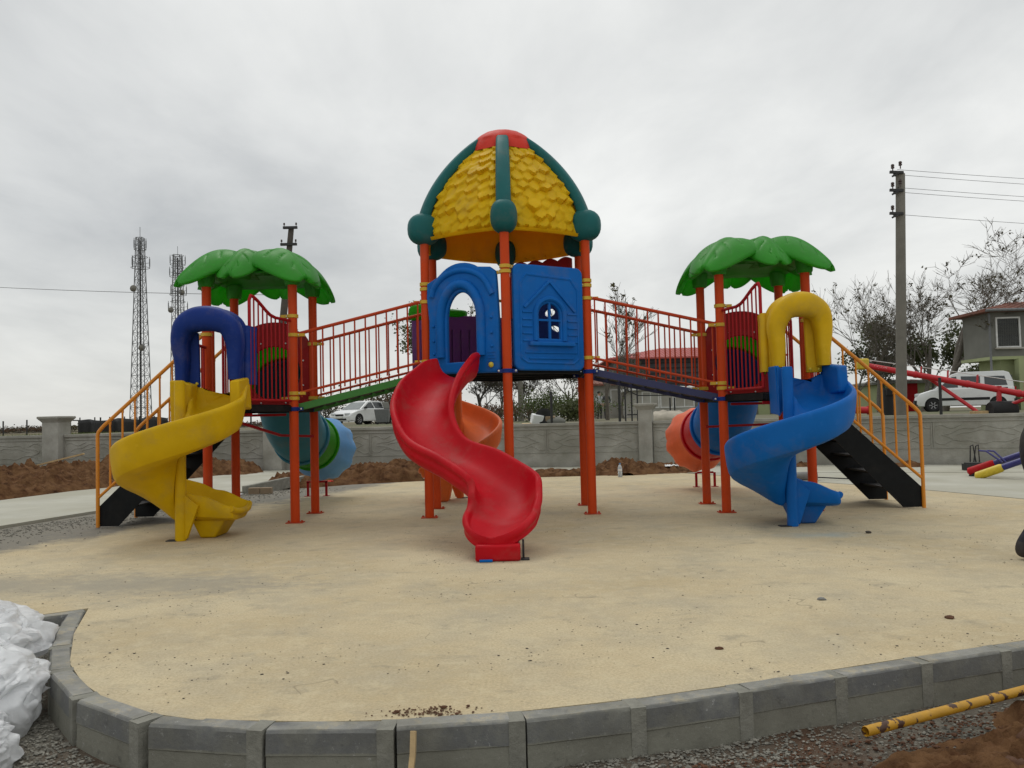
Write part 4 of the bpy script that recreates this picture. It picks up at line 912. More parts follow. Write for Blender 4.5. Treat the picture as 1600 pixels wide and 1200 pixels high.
# ---- leaf roofs
for s in(-1,1):
    cx=sym(s,(XA+XC)/2)+(-.02 if s<0 else .0); cy=(YF+YB)/2
    lr=bpy.data.objects.new('leaf_roof',None); col.objects.link(lr); lr.parent=PL; lab(lr,'left green leaf roof' if s<0 else 'right green leaf roof')
    def leaf(ang,L,W,zt,z0_,zp,seed):
        z0_-=.10; zp-=.12
        ca,sa=math.cos(ang),math.sin(ang)
        def fn(u,v,off=0):
            s_=v; t=(u-.5)*2
            wd=W*.5*(max(0,math.sin(PI*(.16+.835*s_)))**.5)+.008
            x=L*s_*1.0; 
            zc=z0_+(zp-z0_)*math.sin(PI*min(1,s_/.84)*.5*1.0)**1.0 if s_<.42 else None
            a_=z0_; 
            # smooth arch through hub, peak, tip
            pk=.42
            if s_<pk: zc=z0_+(zp-z0_)*math.sin(s_/pk*PI/2)
            else: zc=zt+(zp-zt)*math.cos((s_-pk)/(1-pk)*PI/2)
            dr_=.20*wd*2*(abs(t)**2.4)*(.5+.5*s_)
            rid=.022*math.exp(-(t/.12)**2)
            vein=-.024*max(0,math.cos((s_*6.2-abs(t)*1.25)*2*PI))**10*(1 if .12<abs(t)<.72 and .15<s_<.9 else 0)
            puff=.075*math.sqrt(max(0,1-t*t))*math.sin(PI*min(1,.1+.9*s_))**.5
            y=wd*t*(1-.10*abs(t)**2)
            return Vector((cx+x*ca-y*sa,cy+x*sa+y*ca,zc-dr_+rid+vein+puff+off))
        m_=MB(); m_.grid(fn,36,60); o=m_.build('leaf',M['green'],lr,fix=False,solid=.045,smooth=70)
    A=math.atan2(.5,.525)
    for k,(ang,L,zt) in enumerate(((A,1.00,2.84),(PI-A,1.00,2.84),(PI+A,1.03,2.90),(-A,1.03,2.90))): leaf(ang,L,.90,zt,3.25,3.36,k)
    for k,(ang,L) in enumerate(((-PI/2+(-.12 if s<0 else .12),.86),(PI/2,.90),(0,.74),(PI,.74))): leaf(ang,L,.62,2.94,3.28,3.35,k+4)
    m_=MB(); m_.ell((cx,cy,3.27),(.10,.10,.08),16,8); m_.build('hub',M['green'],lr)
    m_=MB(); m_.grid(lambda u,v:(cx+(.66+.07*math.cos(8*PI*u+PI))*v*math.cos(2*PI*u),cy+(.66+.07*math.cos(8*PI*u+PI))*v*math.sin(2*PI*u),3.17-.15*v**2.5),64,10); m_.build('web',M['green'],lr,solid=.02,fix=False)
    m_=MB()
    for x in(sym(s,XA),sym(s,XC)):
        for y in(YF,YB): m_.lathe([(.085,2.88),(.095,2.90),(.11,3.06),(.05,3.08)],(x,y,0),16)
    m_.build('post_socket',M['green'],lr)
# ---- bridges with railings
for s in(-1,1):
    x0,x1=sym(s,1.0),sym(s,XA); mt='gbeam' if s<0 else 'nbeam'
    br=bpy.data.objects.new('bridge',None); col.objects.link(br); br.parent=PL; lab(br,'left ramp bridge with green side beams' if s<0 else 'right ramp bridge with navy side beams')
    yc0,yc1=10.12,11.13
    for y0_,y1_ in((yc0,YF),(yc1,YB)):
        yy0=y0_+(.05 if y0_<10.6 else -.05); yy1=y1_+(.05 if y1_<10.6 else -.05)
        m_=MB(); m_.beam((x0,yy0,ZC-.04),(x1,yy1,ZD-.04),.03,.085); m_.build('side_beam',M[mt],br,smooth=0,bevel=.004)
        m_=MB(); a=Vector((x0,y0_,0)); b=Vector((x1,y1_,0))
        zt=lambda t: 2.68+(2.27-2.68)*t; zb=lambda t:1.93+(1.55-1.93)*t
        m_.tube([a+Z*2.67,(a.lerp(b,.06))+Z*(zt(.06)),(a.lerp(b,.94))+Z*zt(.94),b+Z*2.27],.021,8)
        m_.tube([a+Z*1.92,(a.lerp(b,.05))+Z*(zb(.05)),(a.lerp(b,.95))+Z*zb(.95),b+Z*1.545],.016,8)
        for k in range(12):
            t=.06+.88*k/11; p_=a.lerp(b,t)
            m_.tube([p_+Z*(zb(t)-.06),p_+Z*zt(t)],.0105,6)
        m_.build('railing',M['rail'],br)
    nS=10
    for k in range(nS):
        t=(k+.5)/nS; m_=MB(); x=x0+(x1-x0)*t; z=ZC+(ZD-ZC)*t-.03; yf=yc0+(YF-yc0)*t+.07; yb=yc1+(YB-yc1)*t-.07
        m_.box((x,(yf+yb)/2,z),(abs(x1-x0)/nS-.035,yb-yf,.025),0,0,math.atan2(ZC-ZD,(x1-x0))*(1)); m_.build('tread',M['black'],br,smooth=0)
# ---- stairs
for s in(-1,1):
    stn=bpy.data.objects.new('staircase',None); col.objects.link(stn); stn.parent=PL; lab(stn,'left black staircase with amber handrails' if s<0 else 'right black staircase with amber handrails')
    xt=sym(s,XC+.03); xb=sym(s,4.98); dz=ZD
    for y in(YF+.02,YB-.02):
        m_=MB()
        # plate: bottom end vertical cut, slope, top cut
        poly=[(xb,0.02),(xb-s*.22,0.02),(xt,ZD-.34),(xt,ZD-.02),(xb-s*0,.24)]
        poly=[(xb,0.01),(xb-s*.24,0.01),(xt,ZD-.30),(xt,ZD),(xt+s*.06,ZD),(xb,.24)]
        m_.prism(poly,(0,y,0),X,Z,Y,-.006,.006)
        m_.build('stringer',M['black'],stn,smooth=0)
    for k in range(6):
        t=(k+.7)/6.7; x=xb+(xt-xb)*t-s*.12*0; z=.02+ZD*(k+1)/7
        m_=MB(); m_.box((xb+(xt-xb)*((k+1)/7)-s*.05,(YF+YB)/2,z),(.22,YB-YF-.06,.02)); m_.box((xb+(xt-xb)*((k+1)/7)+s*.055,(YF+YB)/2,z-.03),(.012,YB-YF-.06,.05))
        m_.build('step',M['black'],stn,smooth=0)
    for y in(YF,YB):
        m_=MB(); yy=y+(-.0)
        xf=xb+s*.0
        zt0=1.17; zt1=2.33
        m_.tube([(xf,yy,0),(xf,yy,zt0-.06),(xf-s*.012,yy,zt0-.02),(xf-s*.045,yy,zt0+.02)]+[(xf+(xt-xf)*t,yy,zt0+.02+(zt1-zt0)*(t-.03)) for t in(.06,.5,.93)]+[(xt-s*.0,yy,zt1-.03),(xt-s*.04,yy,zt1-.03)],.022,10)
        zb0=.35; sl=(zt1-zt0)
        m_.tube([(xf,yy,zb0)]+[(xf+(xt-xf)*t,yy,zb0+.0+sl*t) for t in(.05,1.0)],.018,8)
        for k in range(1,9):
            t=k/8.6; x=xf+(xt-xf)*t; m_.tube([(x,yy,zb0+sl*t),(x,yy,zt0-.01+sl*t)],[.014,.012],8)
            m_.box((x,yy,zt0-.035+sl*t),(.03,.012,.06))
        m_.build('handrail',M['yrail'],stn)
OFF=None
# ============================================================ BOUNDARY WALL
def wallrun(a,b,label,z1=1.03):
    A=Vector((a[0],a[1],0));B=Vector((b[0],b[1],0)); L=(B-A).length; d=(B-A)/L; nr=Vector((d.y,-d.x,0)); nr=nr if nr.y<0 else -nr
    t=thing('boundary_wall',label,'wall',A,0); global OFF; OFF=A
    m_=MB(); m_.beam(A+Z*(z1/2-.1),B+Z*(z1/2-.1),.10,z1+.1); m_.build('wall_body',M['conc'],t,smooth=0)
    m_=MB(); m_.beam(A+Z*(z1-.015),B+Z*(z1-.015),.17,.07); m_.beam(A+nr*.055+Z*(z1-.12),B+nr*.055+Z*(z1-.12),.03,.025); m_.build('coping',M['conc'],t,smooth=0,bevel=.008)
    n=max(1,round(L/2.0)); w_=L/n
    for k in range(n):
        m_=MB(); o=A+d*(w_*k)+nr*.052; q=lambda x,z: o+d*x+Z*z
        def wav(x0,x1,f,r=.011):
            pts=[q(x0+(x1-x0)*i/24,f(i/24)) for i in range(25)]; m_.tube(pts,r,5,False)
        c=w_/2
        up=lambda t:.62+.17*math.sin(PI*t)+.022*math.sin(t*PI*7+k); dn=lambda t:.60-.15*math.sin(PI*t)-.02*math.sin(t*PI*7+1+k)
        wav(.18,w_-.18,up); wav(.18,w_-.18,dn)
        wav(.45,w_-.45,lambda t:.615+.10*math.sin(PI*t)+.012*math.sin(t*PI*6)); 
        wav(.05,.55,lambda t:.80+.035*math.sin(t*PI*2.4)); wav(w_-.55,w_-.05,lambda t:.80-.035*math.sin(t*PI*2.4+.8))
        wav(.05,.5,lambda t:.47-.05*math.sin(t*PI*1.8)); wav(w_-.5,w_-.05,lambda t:.45+.05*math.sin(t*PI*1.8))
        m_.beam(q(.04,.34),q(w_-.04,.34),.018,.014); m_.beam(q(.02,.34),q(.02,.89),.02,.03,nr); m_.beam(q(w_-.02,.34),q(w_-.02,.89),.02,.03,nr)
        m_.build('relief_panel',M['conc'],t,smooth=40)
    OFF=None
def wp_(x): return (x,wally(x))
wallrun(wp_(-26),wp_(-11.88),'low grey relief wall at far left, left of the first pillar')
wallrun(wp_(-11.42),wp_(-6.25),'low grey relief wall between the two left pillars')
wallrun(wp_(-5.75),wp_(3.0),'low grey relief wall behind the dome tower')
wallrun(wp_(3.33),wp_(24),'low grey relief wall right of the middle pillar')
def pillar(x,wd,h,label):
    y=wally(x); t=thing('concrete_pillar',label,'pillar',(x,y,0),math.atan2(-.18,1) if x<0 else -.33); 
    m_=MB(); m_.box((0,0,(h-.14)/2-.05),(wd,wd,h-.04)); m_.build('shaft',M['conc'],t,smooth=0,bevel=.01)
    m_=MB(); e_=wd/2
    prof=[(e_,h-.16),(e_+.02,h-.13),(e_+.06,h-.08),(e_+.085,h-.05),(e_+.085,h-.01),(e_+.07,h)]
    v=[];f=[]
    for r_,z in prof: v+=[(-r_,-r_,z),(r_,-r_,z),(r_,r_,z),(-r_,r_,z)]
    for i in range(len(prof)-1): f+=[(i*4+k,i*4+(k+1)%4,(i+1)*4+(k+1)%4,(i+1)*4+k) for k in range(4)]
    f.append((20,21,22,23)); f.append((3,2,1,0)); m_.add(v,f); m_.build('cap',M['conc'],t,smooth=0,bevel=.006)
pillar(-11.65,.46,1.52,'grey concrete pillar with cap at far left'); pillar(-6.0,.50,1.50,'grey concrete pillar behind the left tower posts'); pillar(3.17,.32,1.47,'slim grey concrete pillar with cap behind the right bridge')
# ============================================================ TREES, SHRUBS
def tree(name,loc,H,label,seed,tr=.16,spread=.5,lv=5,nleaf=900,lsz=.11,leafm='leafd',barkm='bark',cat='tree',group=None,first=.22,bend=.12,leafbias=.5,clump=1,stems=1,flip=1):
    rnd=random.Random(seed); t=thing(name,label,cat,loc,0,group); m_=MB(); tips=[]
    def br(p,d,L,r,lev):
        n=4 if lev<3 else 3; pts=[p]; rs=[r]; q=p.copy(); dd=d.copy()
        for i in range(n):
            dd=(dd+Vector((rnd.gauss(0,bend),rnd.gauss(0,bend),rnd.gauss(.05,bend*.6)))).normalized(); q=q+dd*(L/n); pts.append(q.copy()); rs.append(r*(1-.55*(i+1)/n))
        m_.tube(pts,rs,7 if lev==0 else (5 if lev<3 else 3),lev==0)
        if lev>=lv-2: tips.extend(pts[1:])
        if lev>=lv: return
        k=rnd.choice((3,4,5)) if lev<3 else rnd.choice((2,3,4))
        for j in range(k):
            f=rnd.uniform(.35,1.0) if lev else rnd.uniform(first+.15,1.0); i=min(n-1,int(f*n)); b=pts[i].lerp(pts[i+1],f*n-i if f<1 else 1)
            a=rnd.uniform(0,2*PI); side=Vector((math.cos(a),math.sin(a),0)); side=(side-dd*side.dot(dd))
            nd_=(dd*rnd.uniform(.75,1.1)+side*spread*rnd.uniform(.6,1.5)+Z*.12).normalized()
            br(b,nd_,L*rnd.uniform(.55,.8),max(.010,rs[i]*rnd.uniform(.5,.7)),lev+1)
        
    for k in range(stems):
        a=rnd.uniform(0,6.28); d0=Vector((math.cos(a)*.5,math.sin(a)*.5,1)) if stems>1 else Vector((rnd.gauss(0,.04),rnd.gauss(0,.04),1))
        br(Vector((0,0,-.1)),d0.normalized(),H*.42,tr,0)
    zmax=max(v[2] for v in m_.v); k_=H/zmax; m_.v=[(a*k_*flip,b*k_,c*k_) for a,b,c in m_.v]; tips=[Vector((p.x*k_*flip,p.y*k_,p.z*k_)) for p in tips]
    m_.build('trunk',M[barkm],t,smooth=60,fix=False)
    m_=MB(); tips.sort(key=lambda p:p.z)
    if nleaf:
        cl=[rnd.choice(tips) for _ in range(max(1,int(nleaf/clump)))]
        for _ in range(nleaf):
            p_=(rnd.choice(cl) if clump>1 else rnd.choice(tips))+Vector((rnd.gauss(0,lsz*.45),rnd.gauss(0,lsz*.45),rnd.gauss(0,lsz*.45)))*(1 if clump>1 else 2); s_=lsz*rnd.uniform(.5,1.2)
            u=Vector((rnd.gauss(0,1),rnd.gauss(0,1),rnd.gauss(0,1))).normalized(); v_=u.cross(Vector((rnd.gauss(0,1),rnd.gauss(0,1),rnd.gauss(0,1)))).normalized()
            m_.add([p_-u*s_*.5,p_+v_*s_*.3,p_+u*s_*.5,p_-v_*s_*.3],[(0,1,2,3)])
        m_.build('crown',M[leafm],t,smooth=0,fix=False)
    return t
def shrub(name,loc,H,Wd,label,seed,leafm='leafg',n=1500,lsz=.10,cat='shrub',group=None,barkm='bark2'):
    rnd=random.Random(seed); t=thing(name,label,cat,loc,0,group); m_=MB(); lb=[]
    for k in range(int(10+Wd*4)):
        a=rnd.uniform(0,6.28); r_=Wd*.5*rnd.random()**.7; hz=H*rnd.uniform(.5,1)*(1-.45*(r_/(Wd*.5))**2); top=Vector((math.cos(a)*r_,math.sin(a)*r_*.6,hz))
        base=Vector((top.x*.35,top.y*.35,-.05)); mid=(base+top)/2+Vector((rnd.gauss(0,.1)*Wd,rnd.gauss(0,.1)*Wd*.5,0)); m_.tube([base,mid,top],[.03*H*.5,.02*H*.5,.006],4,False)
        for j in range(4):
            b=mid.lerp(top,rnd.random()); e_=b+Vector((rnd.gauss(0,.18)*Wd,rnd.gauss(0,.15)*Wd,rnd.uniform(.05,.35)*H)); m_.tube([b,e_],[.008,.003],3,False); lb.append(e_)
        lb+= [top,mid.lerp(top,.5)]
    m_.build('stems',M[barkm],t,smooth=0,fix=False); m_=MB()
    for _ in range(n):
        c=rnd.choice(lb); p_=c+Vector((rnd.gauss(0,.13)*Wd**.8,rnd.gauss(0,.13)*Wd**.8,rnd.gauss(0,.11)*H))
        if p_.z<.02: p_.z=abs(p_.z)+.02
        s_=lsz*rnd.uniform(.5,1.3); u=Vector((rnd.gauss(0,1),rnd.gauss(0,1),rnd.gauss(0,.7))).normalized(); v_=u.cross(Vector((rnd.gauss(0,1),rnd.gauss(0,1),rnd.gauss(0,1)))).normalized()
        m_.add([p_-u*s_*.5,p_+v_*s_*.35,p_+u*s_*.5,p_-v_*s_*.35],[(0,1,2,3)])
    m_.build('foliage',M[leafm],t,smooth=0,fix=False); return t
def at(px,py,Yd,z=None):
    p=P(px,py,Yd); return (p.x,p.y,p.z if z is None else z)
G0=.95
tree('plane_tree',at(1473,600,41.5,G0),9.9,'tallest bare tree with few leaves, beside the grey upper storey house',11,tr=.20,spread=.95,lv=6,nleaf=620,lsz=.17,leafm='leafd',clump=4,first=.18,flip=-1)
tree('plane_tree',at(1440,600,46,G0),8.6,'bare tree with scattered dark leaves just right of the big concrete pole',23,tr=.14,spread=.6,lv=5,nleaf=700,lsz=.15,leafm='leafd',clump=6)
tree('plane_tree',at(1372,600,47,G0),8.2,'thin bare tree left of the big concrete pole',31,tr=.13,spread=.7,lv=5,nleaf=650,lsz=.15,leafm='leafd',clump=5)
tree('young_tree',at(1330,600,48,G0),6.6,'slender leafless tree at the edge of the golden slide hood',37,tr=.09,spread=.75,lv=5,nleaf=260,lsz=.13,clump=5)
tree('dark_tree',at(1455,600,49,G0),5.3,'dark leafy tree low behind the bare trees and the white van',41,tr=.13,spread=.75,lv=4,nleaf=3600,lsz=.22,leafm='leafo')
tree('dark_tree',at(1390,600,50,G0),6.0,'dark leafy tree behind the foot of the big concrete pole',43,tr=.13,spread=.75,lv=4,nleaf=3600,lsz=.22,leafm='leafo')
tree('dark_tree',at(1540,610,43,G0),2.6,'dusky green bush like tree at the corner of the grey house',47,tr=.1,spread=.7,lv=4,nleaf=1500,lsz=.18,leafm='leafo')
tree('young_tree',at(948,610,34,G0),5.9,'tall thin bare tree rising behind the right bridge',53,tr=.09,spread=.42,lv=5,nleaf=380,lsz=.15,clump=6,leafm='leafd')
tree('young_tree',at(975,610,44,G0),4.6,'small bare tree behind the lower right bridge railing',57,tr=.07,spread=.6,lv=5,nleaf=200,lsz=.12,clump=5)
tree('leafy_tree',at(722,610,38,G0),6.2,'leafy tree seen through the blue arched opening',61,tr=.17,spread=.45,lv=5,nleaf=3600,lsz=.16,leafm='leafo')
tree('orchard_tree',at(755,620,40,G0),2.9,'twiggy dark orchard tree right of the orange spiral slide',67,tr=.08,spread=.8,lv=5,nleaf=500,lsz=.1,barkm='bark2')
tree('orchard_tree',at(778,620,44,G0),3.3,'bare dark tree just left of the front orange post',71,tr=.08,spread=.8,lv=5,nleaf=420,lsz=.1,barkm='bark2')
tree('orchard_tree',at(828,620,46,G0),3.7,'rounded twiggy tree right of the front orange post',73,tr=.09,spread=.8,lv=5,nleaf=900,lsz=.10,leafm='leafd',barkm='bark2')
tree('orchard_tree',at(805,620,50,G0),3.0,'small dark tree behind the grey thin pole',75,tr=.08,spread=.9,lv=5,nleaf=500,lsz=.10,leafm='leafb',barkm='bark2')
tree('poplar_tree',at(888,610,52,G0),4.9,'speckled tree just left of the right orange posts',79,tr=.1,spread=.5,lv=5,nleaf=1500,lsz=.17,leafm='leafd')
shrub('green_bush',at(868,655,36,G0),1.25,3.6,'big green bush behind the rubbish pile',83,'leafg',4200,.09)
shrub('green_bush',at(893,655,31,G0),.75,1.8,'yellowish green bush beside the right orange posts',87,'leafo',2600,.10)
shrub('brown_bush',at(805,655,42,G0),.95,6.0,'brownish undergrowth behind the front orange post',89,'leafb',3600,.09)
shrub('brown_bush',at(748,655,36,G0),.8,3.0,'brown scrub right of the orange spiral slide',91,'leafb',1600,.08)
shrub('shrub',at(590,650,56,.95),2.6,3.6,'loose bush with dark leaves behind the white sedan',97,'leafd',1700,.16)
shrub('shrub',at(617,655,52,.95),2.6,2.6,'thin twiggy shrub beside the red slide and grey container',99,'leafb',700,.13)
shrub('shrub',at(510,655,62,.95),2.0,3.0,'dark low shrub left of the white sedan',101,'leafd',1500,.15)
shrub('shrub',at(648,655,60,.95),2.2,4.0,'low dark shrub behind the upper red slide',103,'leafb',1500,.15)
# hedge along the left horizon
for k,(px,h,wd,lb) in enumerate(((8,1.4,9,'dark scrub on the horizon at the left photo edge'),(32,2.0,8,'rounded dark scrub left of the first pillar'),(66,1.6,7,'dark scrub just left of the far left pillar'),(112,1.8,6,'dark scrub right of the far left pillar'),(232,2.6,6,'twiggy scrub at the foot of the near mast'),(375,1.5,11,'low scrub between the two left orange posts'),(405,1.7,9,'low scrub left of the second pillar'))):
    shrub('scrub',at(px,668,125,.72),h*.52,wd*1.3,lb,120+k,'leafd' if k%2 else 'leafb',900,.22)
# ============================================================ FENCE POSTS
rnd=random.Random(5)
for px,yt,Yd,lb in ((5,658,70,'thin fence post on the horizon at the left photo edge'),(42,656,70,'thin fence post left of the far left pillar'),(110,655,66,'thin fence post right of the far left pillar'),(157,652,66,'thin fence post above the black screen'),(370,646,60,'thin dark fence post right of the second left orange post'),(392,644,60,'thin dark fence post left of the blue tube slide')):
    p=P(px,yt,Yd); t=MB(); t.tube([(p.x,p.y,.6),(p.x,p.y,p.z)],.06,6); tag(t.build('fence_post',M['dark'],smooth=40),lb,'fence post','thin posts on the horizon')
for px,yt,yb,Yd,lb in ((861,612,658,22,'black iron post behind the wall by the green bush'),(967,603,658,21.5,'black iron post behind the wall left of the middle pillar'),(1468,590,648,19.5,'black iron post in front of the white van')):
    p=P(px,yt,Yd); b_=P(px,yb,Yd); t=MB(); t.tube([(p.x,p.y,.9),(p.x,p.y,p.z)],.035,8); t.box((p.x,p.y,.93),(.12,.12,.06)); tag(t.build('iron_post',M['dark'],smooth=40),lb,'post','iron posts behind the wall')
# pipe frame (gate) in front of the pale house
t=MB(); 
for px in(976,986,995,1046,1053): a=P(px,600,25); t.tube([(a.x,25,.9),(a.x,25,a.z if px<1000 else 1.7)],.025,6)
a=P(995,618,25);b=P(1075,617,25); t.tube([a,b],.02,6); a=P(980,648,25);b=P(1075,646,25); t.tube([a,b],.02,6); a=P(976,608,25); b=P(995,617,25); t.tube([a,b],.02,6)
tag(t.build('pipe_fence',M['dark'],smooth=40),'thin dark pipe fence in front of the pale house','fence')
# black screen on the left horizon
t=thing('shade_screen','long low black screen on the left horizon behind the amber stair rail','screen',(0,0,0))
a=P(122,657,70);b=P(262,654,70); m_=MB(); m_.grid(lambda u,v:(a.x+(b.x-a.x)*u,70+.4*math.sin(u*22),.62+(a.z-.62+.08*math.sin(u*17)+.1*u)*v),60,4); m_.build('sheet',M['dark'],t,fix=False,solid=.03)
m_=MB()
for k in range(7): x=a.x+(b.x-a.x)*k/6; m_.tube([(x,70.3,.4),(x,70.3,a.z+.25)],.05,6)
m_.tube([(a.x-1.2,70.2,a.z+.05),(a.x,70.2,a.z)],.05,5); m_.tube([(a.x-1.1,70.2,.4),(a.x-1.1,70.2,a.z+.05)],.05,5); m_.build('support_post',M['dark'],t)
# ============================================================ POLES AND WIRES
def insul(m2,p,s_=1): m2.lathe([(.02*s_,0),(.02*s_,.10*s_),(.055*s_,.11*s_),(.06*s_,.15*s_),(.035*s_,.17*s_),(.06*s_,.19*s_),(.05*s_,.24*s_),(.01*s_,.26*s_)],p,10)
a=P(1405,272,22)
t=thing('utility_pole','thick grey concrete utility pole with brackets on its left side, at right','utility pole',(P(1407,640,22).x,22,.9))
OFF=Vector(t.location); m_=MB(); m_.tube([(t.location.x,22,.5),(a.x+.03,22,a.z)],[.145,.118],20); m_.build('shaft',M['polec'],t)
wires=[]
for k,(py,n_) in enumerate(((272,2),(300,2),(336,1))):
    p_=P(1404,py,22); m_=MB(); m_.beam(p_+Vector((.06,-.14,0)),p_+Vector((-.30,-.14,.02)),.06,.07); m_.beam(p_+Vector((-.08,-.14,-.02)),p_+Vector((-.24,-.14,-.10)),.05,.05); m_.lathe([(.135,-.03),(.135,.03)],p_,16)
    m_.build('bracket',M['dark'],t,smooth=0); m_=MB(); insul(m_,p_+Vector((-.22,-.14,.03)),.8)
    if n_==2: insul(m_,p_+Vector((-.02,-.16,.10)),.8); 
    m_.build('insulator',M['porc'],t)
OFF=None
def wire(p,q,sag,label,r_=.006):
    p=Vector(p);q=Vector(q); m_=MB(); m_.tube([p.lerp(q,i/24)-Z*(sag*4*(i/24)*(1-i/24)) for i in range(25)],r_,5); tag(m_.build('power_line',M['dark']),label,'wire','power lines')
for py,qy,lb in ((265,268,'topmost power line running right from the concrete pole'),(273,279,'second power line from the top, right of the concrete pole'),(293,297,'third power line from the top, right of the concrete pole'),(300,304,'fourth power line from the top, right of the concrete pole'),(335,338,'lowest power line running right from the concrete pole')):
    wire(P(1402,py,21.9),P(2300,qy+30,34),.25,lb)
a=P(455,357,30); b=P(437,560,30)
t=thing('utility_pole','leaning dark utility pole with two crossarms above the left leaf roof','utility pole',(P(428,650,30).x,30,.9)); OFF=Vector(t.location)
base=a+(b-a)*((a.z-.6)/(a.z-b.z)); m_=MB(); m_.tube([base,a],[.17,.10],14); m_.build('shaft',mat('tarred_wood',(.075,.065,.055),.9,.2,4),t)
for py in(357,383):
    c=P(455-(py-357)*.09,py,30); wd=.26 if py<370 else .30; m_=MB(); m_.beam(c+Vector((-wd,-.14,0)),c+Vector((wd,-.14,.0)),.09,.09); m_.build('crossarm',M['dark'],t,smooth=0)
    m_=MB(); insul(m_,c+Vector((-wd+.04,-.14,.03)),.6); insul(m_,c+Vector((wd-.04,-.14,.03)),.6); m_.build('insulator',M['porc'],t)
OFF=None
wire(P(-420,415,46),P(444,461,30.0),.35,'single thin wire crossing the sky behind the two lattice masts',.010)
a=P(811,520,40); m_=MB(); m_.tube([(a.x,40,.8),(a.x,40,a.z)],[.14,.11],12); m_.lathe([(.15,.85),(.15,1.3)],(a.x,40,0),12); tag(m_.build('lamp_pole',M['polec']),'thin grey pole seen under the dome tower deck, right of the front post','pole')
# ============================================================ LATTICE MASTS
def mast(xc,Yd,zt,wb,wt,label,seed,top):
    t=thing('lattice_mast',label,'radio mast',(xc,Yd,.8)); global OFF; OFF=Vector((xc,Yd,0)); rnd=random.Random(seed)
    hw=lambda z: wt+(wb-wt)*(1-z/zt)
    c3=[(math.cos(R(a)),math.sin(R(a))) for a in(45,135,225,315)]
    m_=MB(); nlev=int(zt/1.9)
    for cx_,cy_ in c3: m_.beam((xc+cx_*hw(0),Yd+cy_*hw(0),0),(xc+cx_*hw(zt),Yd+cy_*hw(zt),zt),.13,.13)
    for k in range(nlev):
        za,zb_=zt*k/nlev,zt*(k+1)/nlev
        for i in range(4):
            a,b=c3[i],c3[(i+1)%4]
            m_.beam((xc+a[0]*hw(za),Yd+a[1]*hw(za),za),(xc+b[0]*hw(zb_),Yd+b[1]*hw(zb_),zb_),.055,.055); m_.beam((xc+b[0]*hw(za),Yd+b[1]*hw(za),za),(xc+a[0]*hw(zb_),Yd+a[1]*hw(zb_),zb_),.055,.055)
            m_.beam((xc+a[0]*hw(zb_),Yd+a[1]*hw(zb_),zb_),(xc+b[0]*hw(zb_),Yd+b[1]*hw(zb_),zb_),.06,.06)
    m_.build('lattice',M['steel'],t,smooth=0)
    m_=MB(); m_.beam((xc,Yd,0),(xc,Yd,zt-.5),.26,.26); m_.build('cable_ladder',M['dark'],t,smooth=0)
    for z,r_,n in top:
        for k in range(n):
            a=2*PI*k/n+.4; p_=Vector((xc+r_*math.cos(a),Yd+r_*math.sin(a),z)); m_=MB(); m_.box(p_,(.2,.12,1.4),a); m_.beam(p_+Z*-1.1,p_+Z*1.1,.08,.08); m_.beam(p_,(xc,Yd,z-.4),.07,.07); m_.build('antenna',M['steel'],t,smooth=0)
        m_=MB(); m_.tube([(xc+r_*math.cos(2*PI*q/12),Yd+r_*math.sin(2*PI*q/12),z-1.0) for q in range(13)],.05,5); m_.tube([(xc+r_*.8*math.cos(2*PI*q/12),Yd+r_*.8*math.sin(2*PI*q/12),z+1.0) for q in range(13)],.05,5); m_.build('platform_ring',M['steel'],t)
    for z,dx in((zt*.42,.6),(zt*.73,-.9)) if seed==1 else ((zt*.68,-1.2),(zt*.78,1.2)):
        m_=MB(); m_.lathe([(.05,-.25),(.45,-.1),(.62,.12),(.62,.18),(.05,.18)],(xc+dx,Yd-1.0,z),16,'Y'); m_.build('dish',M['polec'],t)
    m_=MB(); m_.tube([(xc,Yd,zt),(xc,Yd,zt+2.0)],.05,5); m_.build('lightning_rod',M['steel'],t); OFF=None
a=P(221,378,150); mast(P(220,600,150).x,150,a.z,2.05,.75,'taller lattice mast, left of the pair in the sky at left',1,[(a.z-1.2,1.0,4),(a.z-4.6,1.6,5)])
a=P(279,405,175); mast(P(279,600,175).x,175,a.z,2.0,1.0,'shorter lattice mast partly behind the left leaf roof',2,[(a.z-1.0,1.5,6),(a.z-3.6,1.6,6),(a.z-7.5,1.7,5),(a.z-11,1.9,4)])
